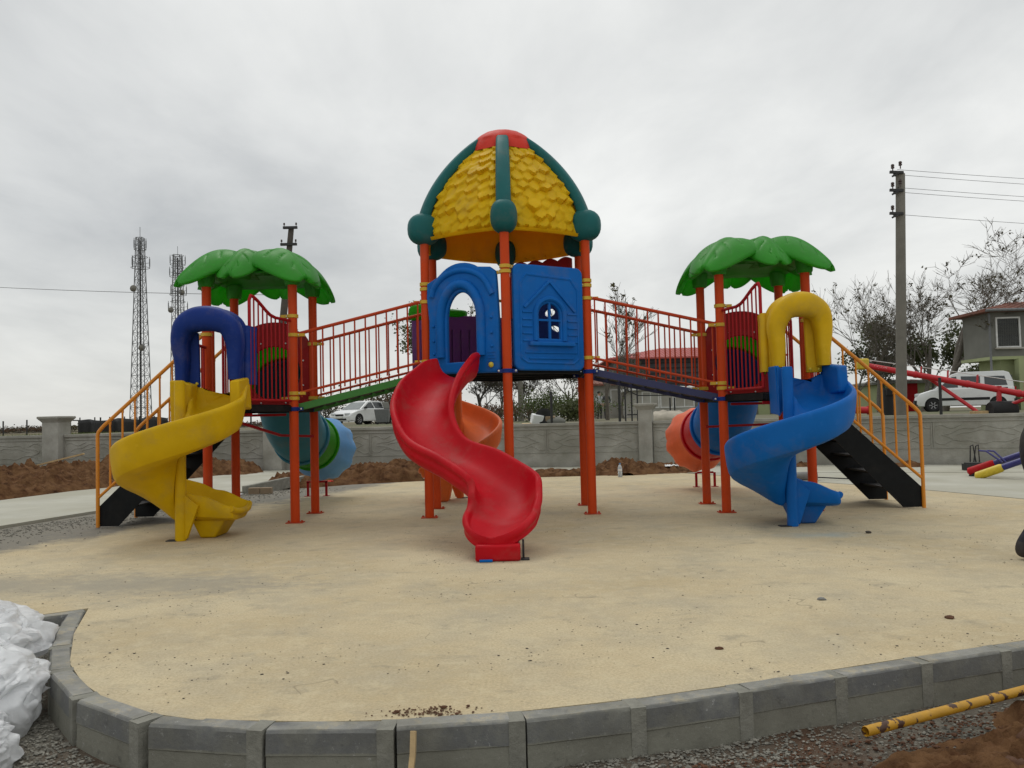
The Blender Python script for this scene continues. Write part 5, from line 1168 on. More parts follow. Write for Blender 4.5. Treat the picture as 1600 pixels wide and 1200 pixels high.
# ============================================================ VEHICLES
def wheel(t,x,y,r,w_=.18):
    m_=MB(); m_.lathe([(r*.60,-w_/2),(r*.92,-w_/2),(r,-w_/2+.03),(r,w_/2-.03),(r*.92,w_/2),(r*.60,w_/2)],(x,y,r),28,'Y',False); o=m_.build('wheel',M['rub'],t)
    m_=MB(); s_=1 if y>0 else -1
    m_.lathe([(.001,s_*(w_/2-.03)),(r*.18,s_*(w_/2-.02)),(r*.5,s_*(w_/2-.05)),(r*.62,s_*(w_/2-.005)),(r*.60,s_*(w_/2-.06))],(x,y,r),28,'Y')
    for k in range(6): a=k*PI/3; m_.box((x+r*.36*math.cos(a),y+s_*(w_/2-.03),r+r*.36*math.sin(a)),(r*.42,.03,r*.14),0,0,-a)
    m_.build('rim',M['rim'],o)
def vehicle(name,label,cat,loc,rz,body,cab,W,kz,wins,wsx,wr,paint='white'):
    """local x = forward; body / cab are side outlines (x,z); cab narrows upward"""
    t=thing(name,label,cat,loc,rz); hw=W/2
    def skin_(poly,yf,nm,mt,inn):
        cx_=sum(p[0] for p in poly)/len(poly); cz_=sum(p[1] for p in poly)/len(poly); n=len(poly); rings=[]
        for sgn,sc_,dy in((-1,.93,0),(-1,.985,.045),(-1,1,.13),(1,1,.13),(1,.985,.045),(1,.93,0)):
            rings.append([(cx_+(x-cx_)*(1-(1-sc_)*(inn)),sgn*(yf(z)-dy),cz_+(z-cz_)*(1-(1-sc_)*inn)) for x,z in poly])
        m_=MB(); v=[q for r_ in rings for q in r_]; f=[]
        for i in range(5): f+=[(i*n+k,i*n+(k+1)%n,(i+1)*n+(k+1)%n,(i+1)*n+k) for k in range(n)]
        f+=[tuple(range(n)),tuple(range(5*n,6*n))]; m_.add(v,f); return m_.build(nm,M[mt],t,smooth=38,bevel=.015)
    bo=skin_(body,lambda z:hw,'body','white' if paint=='white' else paint,1)
    zb=min(p[1] for p in cab); yf=lambda z: hw-.06-kz*(z-zb)
    skin_(cab,yf,'cabin','white' if paint=='white' else paint,.4)
    for i,w_ in enumerate(wins):
        for sg in(-1,1):
            m_=MB(); n=len(w_); v=[(x,sg*(yf(z)-.012),z) for x,z in w_]+[(x,sg*(yf(z)+.006),z) for x,z in w_]; m_.add(v,[tuple(range(n)),tuple(range(n,2*n))]+[(k,(k+1)%n,n+(k+1)%n,n+k) for k in range(n)]); m_.build('side_window',M['glass'],t,smooth=0)
    for (xa,za),(xb_,zb_),nm in wsx:
        d=Vector((xb_-xa,0,zb_-za)); nrm=Vector((d.z,0,-d.x)).normalized(); nrm=nrm if nrm.z>0 else -nrm
        if abs(nrm.x)>.9: nrm=Vector((math.copysign(1,xa),0,0))
        q=[]
        for x,z in((xa,za),(xb_,zb_)):
            for sg in(-1,1): q.append(Vector((x,sg*(yf(z)-.10),z))+nrm*.012)
        m_=MB(); v=[tuple(a) for a in q]+[tuple(a-nrm*.04) for a in q]; m_.add(v,[(0,1,3,2),(4,5,7,6),(0,1,5,4),(2,3,7,6),(0,2,6,4),(1,3,7,5)]); m_.build(nm,M['glassg'] if nm=='windscreen' else M['glass'],t,smooth=0)
    for x in wr[1]:
        for sg in(-1,1):
            wheel(t,x,sg*(hw-.065),wr[0])
            m_=MB(); m_.lathe([(wr[0]+.07,-.05),(wr[0]+.07,.012),(wr[0]*.9,.012)],(x,sg*(hw-.02) if sg>0 else -hw+.0,wr[0]+.01),24,'Y'); 
            mm=MB(); mm.lathe([(.02,0),(wr[0]+.055,0)],(x,sg*(hw+.004),wr[0]+.01),28,'Y'); mm.build('wheel_arch',M['rub'],t,smooth=0)
    return t,hw
# sedan
sed,hw=vehicle('parked_car','white sedan parked beyond the wall, seen under the left bridge','car',(P(563,660,50).x,51,LANE+.03),math.atan2(-.86,-.52),
 [(-2.1,.32),(-2.15,.75),(-2.08,.95),(-1.5,.99),(.75,.98),(1.5,.86),(2.0,.70),(2.14,.52),(2.12,.24),(1.75,.2),(-1.8,.2)],
 [(-1.75,.93),(-1.15,1.36),(-.75,1.45),(.05,1.45),(.4,1.38),(1.15,.93)],1.72,.30,
 [[(-.15,.99),(.02,1.37),(.28,1.34),(.85,.99)],[(-1.0,.99),(-.92,1.30),(-.70,1.37),(-.08,1.37),(-.24,.99)],[(-1.45,.99),(-1.02,1.27),(-1.10,.99)]],
 [((1.12,.95),(.42,1.37),'windscreen'),((-1.72,.95),(-1.17,1.34),'rear_window')],(.31,(1.32,-1.30)))
m_=MB()
for sg in(-1,1): m_.box((2.05,sg*.58,.66),(.16,.34,.13),sg*.25)
m_.build('headlight',M['lamp'],sed,bevel=.03); m_=MB(); m_.box((2.13,0,.60),(.06,.62,.10)); m_.box((2.13,0,.34),(.05,1.1,.10)); m_.build('grille',M['rub'],sed,bevel=.01); m_=MB(); m_.box((2.165,0,.46),(.02,.5,.11)); m_.build('number_plate',M['plate'],sed)
m_=MB()
for sg in(-1,1): m_.box((.82,sg*.93,1.02),(.14,.18,.12))
m_.build('wing_mirror',M['rub'],sed,bevel=.02)
# van
van,hw=vehicle('parked_van','white five door van parked behind the wall at right under the red boom','van',(P(1508,640,38).x+.1,38.3,LANE+.03),PI-.42,
 [(-2.0,.35),(-2.03,.8),(-2.0,1.05),(.9,1.05),(1.35,1.02),(1.85,.86),(2.02,.66),(2.05,.35),(1.9,.24),(-1.9,.24)],
 [(-1.98,1.0),(-1.95,1.35),(-1.82,1.72),(-1.6,1.80),(.2,1.80),(.5,1.70),(1.25,1.02)],1.68,.16,
 [[(.25,1.09),(.30,1.60),(.50,1.58),(1.05,1.09)],[(-.65,1.09),(-.65,1.58),(.12,1.60),(.10,1.09)],[(-1.72,1.14),(-1.62,1.56),(-.82,1.58),(-.82,1.14)]],
 [((1.22,1.06),(.54,1.66),'windscreen'),((-1.98,1.12),(-1.90,1.60),'rear_window')],(.30,(1.30,-1.32)))
m_=MB()
for sg in(-1,1): m_.box((.0,sg*(hw+.008),.56),(2.0,.03,.12)); m_.box((-1.25,sg*(hw+.0),1.02),(.95,.03,.045))
m_.box((1.98,0,.42),(.20,1.62,.24)); m_.box((-2.0,0,.42),(.14,1.62,.22)); m_.build('bumper_trim',M['rub'],van,bevel=.02)
m_=MB()
for sg in(-1,1): m_.box((.95,sg*.95,1.10),(.16,.20,.18))
m_.build('wing_mirror',M['rub'],van,bevel=.03); m_=MB(); m_.box((-2.045,0,.86),(.02,.5,.12)); m_.build('number_plate',M['plate'],van); m_=MB(); 
for sg in(-1,1): m_.box((-2.02,sg*.72,.90),(.06,.14,.34))
m_.build('tail_light',M['redpipe'],van,bevel=.01); m_=MB(); 
for sg in(-1,1): m_.box((1.90,sg*.62,.78),(.22,.30,.16))
m_.build('headlight',M['lamp'],van,bevel=.03)
v2,hw=vehicle('parked_car','white car half hidden at the right photo edge behind the van','car',(P(1606,635,44).x+.3,44.5,LANE+.03),PI-.2,
 [(-2.0,.35),(-2.03,.8),(-2.0,1.0),(.9,1.0),(1.85,.84),(2.05,.6),(2.05,.3),(1.9,.24),(-1.9,.24)],[(-1.9,.95),(-1.7,1.5),(-1.4,1.6),(.2,1.6),(1.2,.95)],1.7,.2,
 [[(.2,1.03),(.25,1.48),(.4,1.46),(1.0,1.03)],[(-.7,1.03),(-.7,1.48),(.1,1.48),(.1,1.03)]],[((1.18,.98),(.28,1.52),'windscreen')],(.30,(1.30,-1.3)))
# ============================================================ GRAIN AUGER
t=thing('grain_auger','long bright red grain auger boom crossing in front of the white van','auger',(0,0,0)); 
a=P(1352,571,24); b=P(1660,627,21.2); m_=MB(); m_.tube([a,b],.085,20); 
for f in(.28,.55,.8): c=a.lerp(b,f); m_.tube([c-(b-a).normalized()*.04,c+(b-a).normalized()*.04],.10,16)
m_.build('tube',M['augr'],t)
m_=MB(); a2=P(1352,562,24); b2=P(1660,606,21.2); m_.tube([a2,a2.lerp(b2,.5)+Z*.02,b2],.013,6); m_.build('tension_rod',M['bolt'],t)
for f in(.31,.45,.60,.83): m_=MB(); m_.beam(a.lerp(b,f)+Z*.09,a2.lerp(b2,f)+Z*.03,.05,.03); m_.build('rod_bracket',M['augr'],t,smooth=0)
m_=MB(); m_.box(a+Vector((-.1,0,.04)),(.34,.3,.32)); m_.build('spout',M['ybolt'],t,bevel=.05)
for q in(((1450,590,23.2),(1527,643,22.2)),((1640,610,21.4),(1545,644,22.2))): m_=MB(); m_.tube([P(*q[0]),P(*q[1])],.05,10); m_.build('strut',M['augr'],t)
m_=MB(); m_.beam(P(1561,603,22),P(1561,645,22),.09,.09); m_.build('upright',M['augr'],t,smooth=0)
c=P(1566,640,22); m_=MB(); m_.lathe([(.10,-.32),(.20,-.34),(.24,-.28),(.24,.28),(.20,.34),(.10,.32)],(c.x,c.y,1.10),24,'X'); m_.build('wheel',M['rub'],t)
c=P(1530,646,22); m_=MB(); m_.box((c.x,c.y,1.02),(.34,.3,.14),.3); m_.build('timber_chock',M['wood'],t,bevel=.01)
m_=MB(); rr=random.Random(2)
for k in range(10):
    f=.048+.0075*k*1.0; c=a.lerp(b,f); h_=rr.uniform(.045,.075); m_.box(c+Vector((0,-.085,0)),(.022,.012,h_),0,0,rr.choice((0,.3,-.3)))
m_.build('worn_lettering',M['whitep'],t,smooth=0)
# red machine part low behind the stair rails
m_=MB(); a=P(1296,640,23); b=P(1356,641,23); m_.tube([a,b],.10,14); m_.tube([b,b+Vector((.04,0,0))],.13,14); tag(m_.build('red_drum',M['augr']),'low red drum behind the right stair rails','drum')
m_=MB(); c=P(1388,630,24); m_.tube([(c.x,24,.95),(c.x,24,1.75)],[.16,.13],12); m_.box((c.x+.05,23.95,1.7),(.3,.25,.2)); tag(m_.build('dark_barrel',M['rub']),'small dark barrel left of the concrete pole foot','barrel')
# ============================================================ HOUSES
def window_(par,c,w_,h,yy=-1,frame='wframe',div=1):
    m_=MB(); fw=.07
    for x in(-w_/2,w_/2): m_.box((c[0]+x,c[1],c[2]),(fw,.08,h+fw))
    for z in(-h/2,h/2): m_.box((c[0],c[1]-.002,c[2]+z),(w_-fw,.084,fw))
    for k in range(1,div): m_.box((c[0]-w_/2+w_*k/div,c[1]+.004,c[2]),(fw*.8,.07,h-fw))
    f=m_.build('window',M[frame],par,smooth=0); m_=MB(); m_.box((c[0],c[1]+.03,c[2]),(w_-.02,.02,h-.02)); m_.build('pane',M['glass'],f,smooth=0); return f
def hip(x0,x1,y0,y1,z0,z1,ov,inn):
    m_=MB(); m_.add([(x0-ov,y0-ov,z0),(x1+ov,y0-ov,z0),(x1+ov,y1+ov,z0),(x0-ov,y1+ov,z0),(x0+inn,(y0+y1)/2,z1),(x1-inn,(y0+y1)/2,z1),(x0-ov,y0-ov,z0-.12),(x1+ov,y0-ov,z0-.12),(x1+ov,y1+ov,z0-.12),(x0-ov,y1+ov,z0-.12)],
      [(0,1,5,4),(1,2,5),(2,3,4,5),(3,0,4),(6,7,1,0),(7,8,2,1),(8,9,3,2),(9,6,0,3),(9,8,7,6)]); return m_
def house(name,label,px0,px1,Yd,zw,zr,wallm,roofm,depth=7,rot=0,ov=.5,inn=3):
    x0=P(px0,640,Yd).x; x1=P(px1,640,Yd).x; t=thing(name,label,'house',(x0,Yd,.9),rot); L=x1-x0
    m_=MB(); m_.box((L/2,depth/2,(zw-.9)/2-.1),(L,depth,zw-.9+.2)); m_.build('wall',M[wallm],t,smooth=0)
    r_=hip(0,L,0,depth,zw-.9+.125,zr-.9,ov,inn)
    # tile ridges
    n=int((L+2*ov)/.28)
    for k in range(1,n):
        x=-ov+(L+2*ov)*k/n; f=min(1,min((x+ov)/(inn+ov),(L+ov-x)/(inn+ov))); 
        ya=-ov; yb=-ov+(depth/2+ov)*f; za=zw-.9+.125; zb=za+(zr-zw-.125)*f
        r_.beam((x,ya,za+.01),(x,yb,zb+.01),.07,.035)
    r_.build('roof',M[roofm],t,smooth=0); return t,L
t,L=house('tiled_house','small pale house with weathered clay tile roof behind the right orange posts',922,1005,56,P(930,603,56).z,P(960,582,56).z,'plaster','tiled',6,0,.45,1.6)
m_=window_(t,(1.9,-.0,1.55),.9,1.0,div=1); window_(t,(2.9,-.0,1.5),.55,1.2,frame='dark')
m_=MB(); m_.box((3.25,-.02,.95),(.6,.05,1.9)); m_.build('door',M['wframe'],t,smooth=0)
t,L=house('low_annexe','low white annexe with framed windows and pale sheet roof, behind the middle pillar',990,1085,50,P(1000,610,50).z,P(1000,603,50).z,'plaster','sheet',5,0,.25,.3)
x_=.55
for w_ in(1.0,.75,1.15): window_(t,(x_+w_/2,0,P(1010,625,50).z-.9),w_,.95,div=2 if w_>.8 else 1); x_+=w_+.12
t,L=house('red_roof_house','wide house with a low red roof and dark slatted veranda behind the right bridge',965,1215,68,P(1000,562,68).z,P(1060,537,68).z,'slat','redroof',9,0,.8,4.5)
m_=MB(); 
for k in range(9): m_.box((L/2,-.06,1.2+.42*k),(L,.10,.10))
m_.build('veranda_slat',M['dark'],t,smooth=0); m_=MB(); m_.box((L*.62,-.8,1.1),(L*.8,.2,.9)); m_.build('red_parapet',M['redroof'],t,smooth=0)
t,L=house('grey_wall_house','grey walled outbuilding with green patches behind the right tube slide',1085,1260,58,P(1100,606,58).z,P(1100,600,58).z,'gplaster','sheet',5,0,.2,.3)
m_=MB(); m_.box((L*.62,-.03,1.1),(.8,.06,2.0)); m_.build('door',M['lime'],t,smooth=0); window_(t,(L*.78,0,1.4),.8,.9)
t,L=house('lime_house','low lime green house behind the foot of the concrete pole',1385,1478,50,P(1430,599,50).z,P(1430,590,50).z,'lime','gplaster',6,0,.3,1)
m_=MB(); m_.box((1.55,-.03,1.0),(.75,.06,2.0)); m_.build('door',M['redpipe'],t,smooth=0); window_(t,(3.0,0,1.1),.9,.9,div=3)
# right two storey house
x0=P(1548,600,38).x+.2; t=thing('grey_house','two storey house at the right edge, grey above and lime green below','house',(x0,38,.9),-.03)
z1=P(1560,560,38).z-.9; z2=P(1560,489,38).z-.9
m_=MB(); m_.box((7,1.1,z1/2),(13.2,1.9,z1)); m_.build('lower_wall',M['lime'],t,smooth=0)
m_=MB(); m_.box((6.6,1.0,(z1+z2)/2+.02),(13.6,2.5,z2-z1)); m_.build('upper_wall',M['gplaster'],t,smooth=0)
m_=MB(); m_.box((6.6,1.0,z1),(13.8,2.7,.14)); m_.build('floor_band',M['lime'],t,smooth=0)
h_=hip(-.2,13.4,-.25,2.25,z2+.13,z2+.6,.45,1.6)
for k in range(1,50):
    x=-.65+14.5*k/50; f=min(1,min((x+.65)/2.05,(14.0-x)/2.05)); h_.beam((x,-.7,z2+.14),(x,-.7+1.68*f,z2+.14+.46*f),.08,.04) if f>0 else None
h_.build('roof',M['tiled'],t,smooth=0)
for x in(.55,2.1,3.9): window_(t,(x,-.27,(z1+z2)/2+.12),1.05,1.35,div=1)
m_=MB(); 
for x in (1.0,3.3,5.2): m_.box((x,-.35,z1/2),(.35,.35,z1-.1)); 
m_.build('veranda_post',M['lime'],t,smooth=0); window_(t,(2.1,.18,1.5),1.0,1.1,frame='gplaster',div=2)
for x in(.55,2.1,3.9): m_=MB(); m_.box((x,-.32,(z1+z2)/2-.62),(1.25,.16,.07)); m_.build('sill',M['plaster'],t,smooth=0)
m_=MB(); m_.tube([(-.30,-.32,z2-.05),(-.30,-.32,.1)],.05,8); m_.build('downpipe',M['steel'],t)
m_=MB(); m_.tube([(-.65,-.72,z2+.06),(13.9,-.72,z2+.06)],.07,8); m_.build('gutter',M['steel'],t)
# ============================================================ SMALL THINGS BEHIND THE WALL
c=P(598,655,46); t=thing('skip_container','grey metal rubbish container right of the white sedan','container',(c.x,46,LANE+.03)); m_=MB(); 
m_.add([(-.32,-.3,.1),(.32,-.3,.1),(.32,.3,.1),(-.32,.3,.1),(-.42,-.4,.85),(.42,-.4,.85),(.42,.4,.85),(-.42,.4,.85)],[(0,1,2,3),(4,5,6,7),(0,1,5,4),(1,2,6,5),(2,3,7,6),(3,0,4,7)]); m_.build('bin',M['steel'],t,bevel=.03)
m_=MB(); m_.grid(lambda u,v:(.02+.36*u-.16*v,.3+.2*v,.87+.40*math.sin(v*1.5)),8,8); m_.build('raised_lid',M['gplaster'],t,fix=False,solid=.03)
m_=MB(); 
for x in(-.26,.26): m_.lathe([(.02,-.04),(.09,-.04),(.09,.04),(.02,.04)],(x,-.25,.09),12,'Y')
m_.build('castor',M['rub'],t)
def junk(px,py,label,fn): 
    c=P(px,py,24); o=fn(Vector((c.x,24,.98))); tag(o,label,'rubbish','rubbish on the bank behind the wall')
def j1(c): m_=MB(); m_.box(c+Z*.16,(.34,.24,.30),.3,.2,.15); return m_.build('white_canister',M['white'],bevel=.03)
def j2(c): m_=MB(); m_.lathe([(.12,-.07),(.20,-.09),(.26,-.07),(.26,.07),(.20,.09),(.12,.07)],c+Z*.22,20,'Y'); return m_.build('old_tyre',M['rub'])
def j3(c): m_=MB(); m_.box(c+Z*.13,(.28,.2,.24),-.2,.1); return m_.build('tan_box',M['brick'],bevel=.02)
def j4(c): m_=MB(); m_.box(c+Z*.03,(.6,.3,.03),.1,.1); return m_.build('loose_board',M['wood'],bevel=.005)
def j5(c): m_=MB(); m_.ell(c+Z*.08,(.3,.2,.14),12,8); return m_.build('grey_sack',M['gplaster'])
junk(839,655,'white canister lying on its side among the rubbish',j1); junk(850,655,'black round tyre in the rubbish pile',j2); junk(860,655,'tan box in the rubbish pile',j3); junk(832,660,'loose board at the left of the rubbish pile',j4); junk(868,658,'grey sack at the right of the rubbish pile',j5)
c=P(1043,657,22); m_=MB(); m_.ell((0,0,0),(.78,.4,.2),26,14); m_.v=[(a,b,d*(1+.5*abs(fbm(a*4,b*4)))+.03*fbm(a*14,b*14,2)) for a,b,d in m_.v]; o=m_.build('sand_sack_heap',mat('pale_sacks',(.42,.38,.31),.9,.15,6,bump=.6,bscale=14)); o.location=(c.x,c.y,1.06); tag(o,'pale heap of sacks on the bank right of the middle pillar','sacks')
# ============================================================ PEOPLE
def person(loc,rz,J,label,mats,name='person',sub=2,split=None,scale=1.0,group=None):
    """J: dict name->(x,y,z,r) ; edges fixed by name chains"""
    names=list(J); idx={n:i for i,n in enumerate(names)}; ed=[]
    for n in names:
        if len(J[n])>4: ed.append((idx[J[n][4]],idx[n]))
    me=bpy.data.meshes.new('person'); me.from_pydata([J[n][:3] for n in names],ed,[]); ob=bpy.data.objects.new('tmp',me); col.objects.link(ob)
    md=ob.modifiers.new('Skin','SKIN'); md.branch_smoothing=.6; sv=me.skin_vertices[0].data
    for i,n in enumerate(names): sv[i].radius=(J[n][3],J[n][3]*(J[n][5] if len(J[n])>5 else 1)); sv[i].use_root=(i==0)
    s_=ob.modifiers.new('Sub','SUBSURF'); s_.levels=sub; s_.render_levels=sub
    dg=bpy.context.evaluated_depsgraph_get(); dg.update(); m2=bpy.data.meshes.new_from_object(ob.evaluated_get(dg)); bpy.data.objects.remove(ob)
    m2.name=name; m2.materials.clear()
    for q in mats: m2.materials.append(M[q])
    if split:
        for p_ in m2.polygons: p_.material_index=split(p_.center)
    m2.shade_smooth(); o=bpy.data.objects.new(name,m2); col.objects.link(o); o.location=loc; o.rotation_euler=(0,0,rz); o.scale=(scale,)*3
    return tag(o,label,'person',group)
def hand(J,side,wr,d,u,r_=.0085):
    """five curled fingers leaving the palm; d = finger direction, u = palm normal"""
    d=Vector(d).normalized();u=Vector(u).normalized(); a=d.cross(u).normalized(); w_=Vector(J[wr][:3]); pl=w_+d*.07
    J['palm'+side]=(*pl,.030,wr,.6)
    for k,(off,L) in enumerate(((-.032,.072),(-.011,.080),(.011,.075),(.031,.060))):
        b=pl+a*off+d*.03; m1=b+d*L*.5+u*.008; e_=m1+d*L*.35+u*.028
        J['f%d'%k+side]=(*b,r_,'palm'+side); J['g%d'%k+side]=(*m1,r_*.95,'f%d'%k+side); J['h%d'%k+side]=(*e_,r_*.8,'g%d'%k+side)
    b=w_+d*.035-a*.035; J['t0'+side]=(*b,r_*1.2,wr); J['t1'+side]=(*(b+d*.035-a*.02+u*.015),r_,'t0'+side)
# bending worker at the right edge, facing right, hips towards the slides
J={'pelvis':(-.05,0,.97,.165,),'belly':(.14,0,1.06,.155,'pelvis'),'chest':(.34,0,1.20,.165,'belly',1.1),'neck':(.50,0,1.29,.062,'chest'),'head':(.585,0,1.335,.098,'neck'),'crown':(.66,0,1.37,.088,'head'),'nose':(.625,0,1.255,.035,'head')}
for s,k in((-1,'r'),(1,'l')):
    J['hip'+k]=(.07,s*.10,.86,.105,'pelvis'); J['knee'+k]=(.27 if s<0 else .22,s*.12,.50,.075,'hip'+k); J['calf'+k]=(.18+.0*s,s*.12,.33,.066,'knee'+k); J['ankle'+k]=(-.005,s*.12,.11,.048,'calf'+k); J['heel'+k]=(-.015,s*.12,.05,.048,'ankle'+k); J['toe'+k]=(.17,s*.125,.04,.040,'heel'+k,.8)
    J['sho'+k]=(.38,s*.19,1.19,.072,'chest'); J['elb'+k]=(.47,s*.21,.92,.052,'sho'+k); J['wri'+k]=(.60,s*.15,.72,.033,'elb'+k)
    hand(J,k,'wri'+k,(.5,0,-.85),(.8,0,.5))
def spl(c):
    if c.z<.145: return 2
    if c.z<.86: return (3 if c.x>.55 and c.z<.76 else 1) if not(c.x>.40) else 0
    return 3 if c.x>.50 and c.z>1.16 else 0
J['nose']=(.655,0,1.27,.022,'head')
pr=person((3.95,6.33,0),0,J,'person in charcoal jacket and dark trousers bending over at the right photo edge',['jacket','jeans','shoe','skin'],split=spl)
m_=MB(); m_.ell((.60,0,1.385),(.125,.112,.085),20,12); o=m_.build('hair',M['hair'],pr)
# two people by the pale house
for (px,lb,top,seed) in ((937,'person in a pale shirt by the pale house, left of the pair','shirtw',0),(946,'person in dark clothes by the pale house, right of the pair','shirtd',1)):
    J={'pelvis':(0,0,.95,.13),'belly':(0,0,1.12,.12,'pelvis'),'chest':(0,.01,1.34,.14,'belly'),'neck':(0,0,1.52,.055,'chest'),'head':(0,-.015,1.63,.09,'neck'),'crown':(0,0,1.71,.075,'head'),'nose':(0,-.115,1.61,.02,'head')}
    for s,k in((-1,'r'),(1,'l')):
        J['hip'+k]=(s*.09,0,.86,.095,'pelvis'); J['knee'+k]=(s*.10,-.02-.05*(s>0)*seed,.48,.062,'hip'+k); J['ankle'+k]=(s*.11,.02,.09,.042,'knee'+k); J['toe'+k]=(s*.13,-.13,.04,.038,'ankle'+k)
        J['sho'+k]=(s*.18,0,1.42,.06,'chest'); J['elb'+k]=(s*.24,.03,1.15,.044,'sho'+k); J['wri'+k]=(s*.20,-.13,.97,.03,'elb'+k); hand(J,k,'wri'+k,(0,-.3,-.9),(-s,0,0))
    c=P(px,652,50)
    o=person((c.x,50-.8*seed,.93),.5-1.0*seed,J,lb,[top,'jeans','shoe','skin'],split=lambda c:2 if c.z<.1 else(1 if c.z<.95 and abs(c.x)<.17 else(3 if c.z>1.5 or (c.z<1.0) else 0)),group='two people by the pale house')
    m_=MB(); m_.ell((0,.02,1.70),(.10,.11,.10),16,10); m_.build('hair',M['hair'],o)
# ============================================================ SEESAW
t=thing('seesaw','navy seesaw with red and yellow end cushions, at the right edge','seesaw',(8.0,13.4,0)); OFF=Vector((8.0,13.4,0))
for (pa,pb,mt) in (((1512,738,14.4),(1660,688,13.4),'red'),((1524,745,14.0),(1672,694,13.0),'ybolt')):
    a=P(*pa);b=P(*pb); m_=MB(); m_.tube([a+(b-a)*.1,b],.052,12); m_.build('beam',M['seeb'],t)
    d=(b-a).normalized(); m_=MB(); m_.tube([a,a+d*.03,a+d*.42,a+d*.46],[.03,.072,.072,.055],14); m_.build('end_cushion',M[mt],t)
    m_=MB(); m_.lathe([(.03,-.05),(.06,-.05),(.06,.05),(.03,.05)],a+d*.10-Z*.10,12,'Y'); m_.beam(a+d*.1-Z*.03,a+d*.1-Z*.10,.03,.05); m_.build('bumper',M['rub'],t)
a=P(1530,705,14.2); b=P(1562,722,14.0)
for k in(0,1): m_=MB(); m_.tube([P(1530+12*k,704,14.2),P(1541+12*k,705,14.1),P(1566+6*k,722,13.9)],.016,6); m_.build('handle',M['seeb'],t)
m_=MB(); c=P(1668,745,13.1); m_.beam((c.x,13.1,0),(c.x-.1,13.1,.62),.08,.08); m_.beam((c.x-.3,13.1,0.02),(c.x+.3,13.1,.02),.3,.04); m_.build('pivot_stand',M['seeb'],t,smooth=0)
OFF=None
t=MB(); c=P(1523,722,15.6)
for dx in(-.05,.09): t.tube([P(1518+dx*40,722,15.6)*1.0,P(1519+dx*60,697,15.6),P(1523+dx*60,695,15.6),P(1527+dx*40,722,15.6)],.012,6)
t.box((c.x,15.6,c.z-.04),(.3,.2,.06)); t.box((c.x,15.6,.06),(.34,.3,.12)); tag(t.build('spring_rocker_frame',M['dark']),'small dark looped handle frame by the wall, left of the seesaw','frame')
# ============================================================ SMALL THINGS AROUND THE SLAB
c=Vector((2.06,16.0,0)); t=thing('water_bottle','clear plastic water bottle standing at the back edge of the slab','bottle',c)
m_=MB(); m_.lathe([(.038,0),(.042,.01),(.042,.09),(.038,.10),(.042,.11),(.042,.17),(.030,.215),(.014,.235),(.014,.25)],(0,0,0),20); bm_=mat('clear_bottle_plastic',(.75,.82,.88),.08,.02,3); bm_.node_tree.nodes['Principled BSDF'].inputs['Transmission Weight'].default_value=.6; m_.build('bottle_body',bm_,t)
m_=MB(); m_.lathe([(.016,.25),(.016,.27)],(0,0,0),14); m_.build('cap',M['sky'],t)
m_=MB(); m_.lathe([(.0425,.12),(.0425,.16)],(0,0,0),20); m_.build('wrapper',M['white'],t)
a=P(392,766,14.15); m_=MB(); m_.box((-4.46,14.12,.055),(.19,.12,.11),.1); m_.box((-4.26,14.13,.055),(.19,.12,.11),.05); tag(m_.build('paving_block',M['brick'],smooth=0,bevel=.008),'pair of tan blocks at the slab edge by the path kerb','block')
m_=MB(); m_.tube([(4.55,14.6,.06),(5.25,14.25,.06)],[.05,.09],12); tag(m_.build('log',M['stone'],bevel=.01),'grey roll lying behind the right tower on the slab joint','roll')
m_=MB(); m_.tube([(4.2,15.3,.02),(4.8,14.9,.03),(5.4,14.35,.03),(6.2,13.6,.012)],.012,6); tag(m_.build('hose',M['dark']),'thin dark hose lying along the slab joint at right','hose')
a=P(30,734,16.8);b=P(131,709,16.2); m_=MB(); m_.beam(a,b,.035,.03); tag(m_.build('timber_lath',M['wood'],smooth=0),'long pale timber lath leaning out of the left soil heap','lath')
def scrap(loc,s_,label,mt='white',seed=0):
    m_=MB(); rr=random.Random(seed); m_.grid(lambda u,v:((u-.5)*s_*(1+.3*fbm(u*3,v*3,seed)),(v-.5)*s_*.7,s_*.25*abs(fbm(u*4+seed,v*4,2))+.004),10,8); o=m_.build('scrap',M[mt],fix=False,solid=.001); o.location=loc; tag(o,label,'litter')
scrap((-5.52,12.0,.04),.22,'crumpled white scrap on the path behind the left stair',seed=1); scrap((-1.74,16.55,.02),.16,'small white scrap at the soil heap foot, left of the red slide',seed=2); scrap((-4.70,14.0,.005),.14,'white scrap by the second left orange post',seed=3); scrap((3.25,17.0,.12),.28,'white scrap on the small soil mound by the bottle',seed=4); scrap((1.72,2.86,-.16),.05,'tiny white scrap on the soil below the yellow pipe',seed=5); scrap((-3.6,15.9,.05),.2,'pinkish scrap at the soil behind the blue tube',mt='capr',seed=6)
scrap((-1.2,15.6,.004),.5,'pale flat smear of cement behind the red slide',mt='path',seed=8)
# yellow pipe lying outside the kerb
a=Vector((1.30,3.10,-.125)); b=Vector((2.62,3.92,-.06)); a=P(1352,1143,3.22); b=P(1640,1068,3.80); m_=MB(); d=(b-a).normalized()
u=d.cross(Z).normalized(); v_=u.cross(d); n=24; fr=[(a+d*x,u*r_,v_*r_) for x,r_ in((.0,.0135),(-.0,.018),(.001,.0195),(.004,.020))]+[(a.lerp(b,i/20),u*.020,v_*.020) for i in range(1,21)]
m_.sweep([(a+d*.25,u*.0165,v_*.0165),(a+d*.003,u*.0165,v_*.0165)]+fr[1:],[(math.cos(2*PI*q/n),math.sin(2*PI*q/n)) for q in range(n)],True,False)
tag(m_.build('yellow_pipe',M['rust'],fix=False),'chipped yellow steel pipe lying outside the kerb at bottom right','pipe')
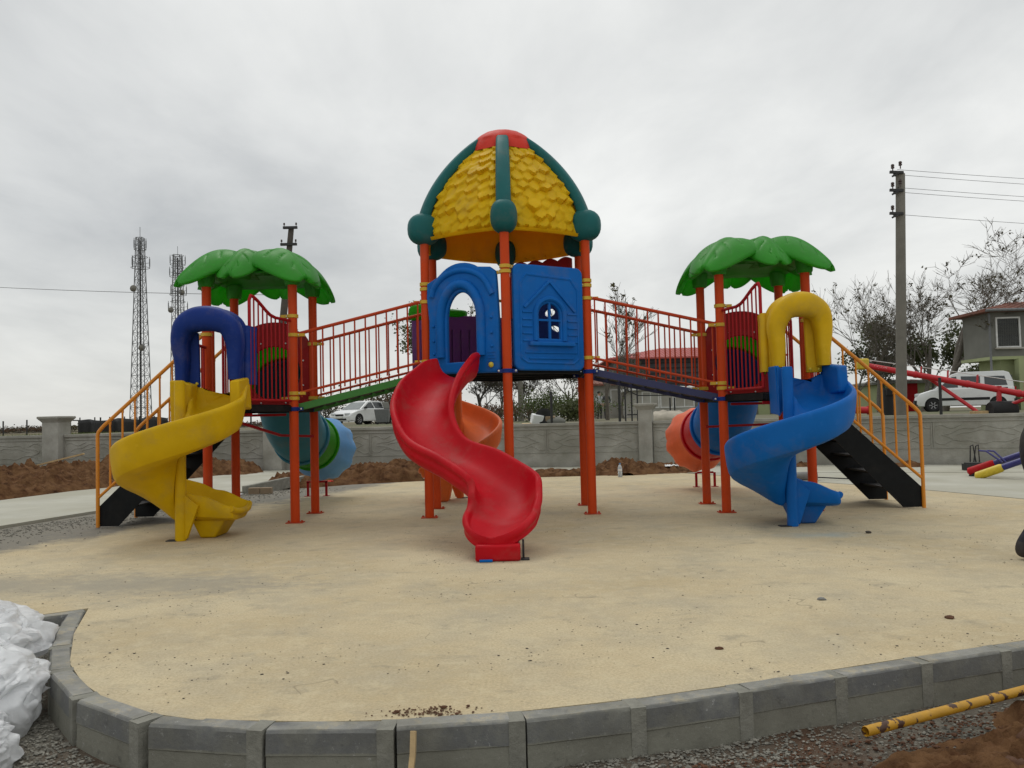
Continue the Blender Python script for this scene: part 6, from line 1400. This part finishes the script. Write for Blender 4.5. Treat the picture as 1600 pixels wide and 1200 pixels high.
# wooden stake
a=P(646,1142,3.18); b=P(641,1215,3.12); m_=MB(); m_.v=[]; 
m_.tube([b-Z*.12,b,a.lerp(b,.5)+Vector((.004,0,0)),a],[.021]*4,4,True,[(-1,-.5),(1,-.5),(1,.5),(-1,.5)])
tag(m_.build('wooden_stake',M['wood'],smooth=0,bevel=.002),'pale wooden stake standing against the kerb at bottom centre','stake')
m_=MB(); m_.grid(lambda u,v:(.92+.42*u,2.83+.14*v+.02*math.sin(u*9),-.185+.05*math.sin(PI*v)*(1+.3*math.sin(u*14))),40,10); tag(m_.build('black_sheeting',M['rub'],fix=False,solid=.004),'strip of black sheeting at the bottom edge below the yellow pipe','sheeting')
# ============================================================ PLASTIC SHEETING HEAP
def bag(loc,r,label,seed):
    m_=MB(); nu,nv=120,80
    def fn(u,v):
        a=2*PI*u; b=PI*v; q=Vector((math.sin(b)*math.cos(a),math.sin(b)*math.sin(a),math.cos(b)))
        k=1+.36*noise.noise(q*1.6+Vector((seed,0,0)))
        rid=0
        for o_,f,am in((0,1.3,.20),(5,2.6,.08)):
            w_=q+.35*Vector((noise.noise(q*2+Vector((o_,seed,0))),noise.noise(q*2+Vector((seed,o_,4))),noise.noise(q*2+Vector((7,o_,seed)))))
            rid+=am*(1-2.6*math.sqrt(noise.noise(Vector((w_.x*2.2+w_.y*1.1,w_.y*.6,w_.z*.5+w_.x*.6))*f+Vector((o_+seed,1,2)))**2+.003))
        k+=rid; return (q.x*r[0]*k,q.y*r[1]*k,max(-.18,q.z*r[2]*k))
    m_.grid(fn,nu,nv)
    for j_ in range(5):
        k0=random.Random(int(seed*10+j_)); a0=k0.uniform(-1.2,2.2); b0=k0.uniform(.15,.7); wa=k0.uniform(.9,1.8); wb=k0.uniform(.6,1.1); s0=seed+31*j_+7; up_=k0.uniform(1.04,1.12)
        def f2(u,v):
            a=a0+(u-.5)*wa+.25*noise.noise(Vector((u*3,v*3,s0))); b=b0+v*wb+.15*noise.noise(Vector((u*4,v*2,s0+3))); q=Vector((math.sin(b)*math.cos(a),math.sin(b)*math.sin(a),math.cos(b))); k=up_+.10*noise.noise(q*2+Vector((s0,0,0)))
            for o_,f,am in((0,1.6,.14),(5,3.2,.04)): k+=am*(1-2.4*math.sqrt(noise.noise(Vector((q.x*2.2-q.z*.9,q.y*.7,q.z*.4))*f+Vector((o_+s0,1,2)))**2+.001))
            return (q.x*r[0]*k,q.y*r[1]*k,max(-.18,q.z*r[2]*k))
        m_.grid(f2,50,36)
    o=m_.build('plastic_sheet',M['plastic'],fix=False,smooth=75); o.location=loc; tag(o,label,'plastic sheet','crumpled plastic sheets at left')
bag((-3.12,4.50,-.02),(.42,.34,.25),'upper crumpled milky plastic sheet at the left edge, against the kerb corner',1)
bag((-2.62,3.92,-.06),(.30,.32,.20),'middle crumpled milky plastic sheet bulging towards the kerb',7)
bag((-2.46,3.42,-.12),(.27,.28,.15),'lowest crumpled milky plastic sheet at bottom left',13)
OFF=None
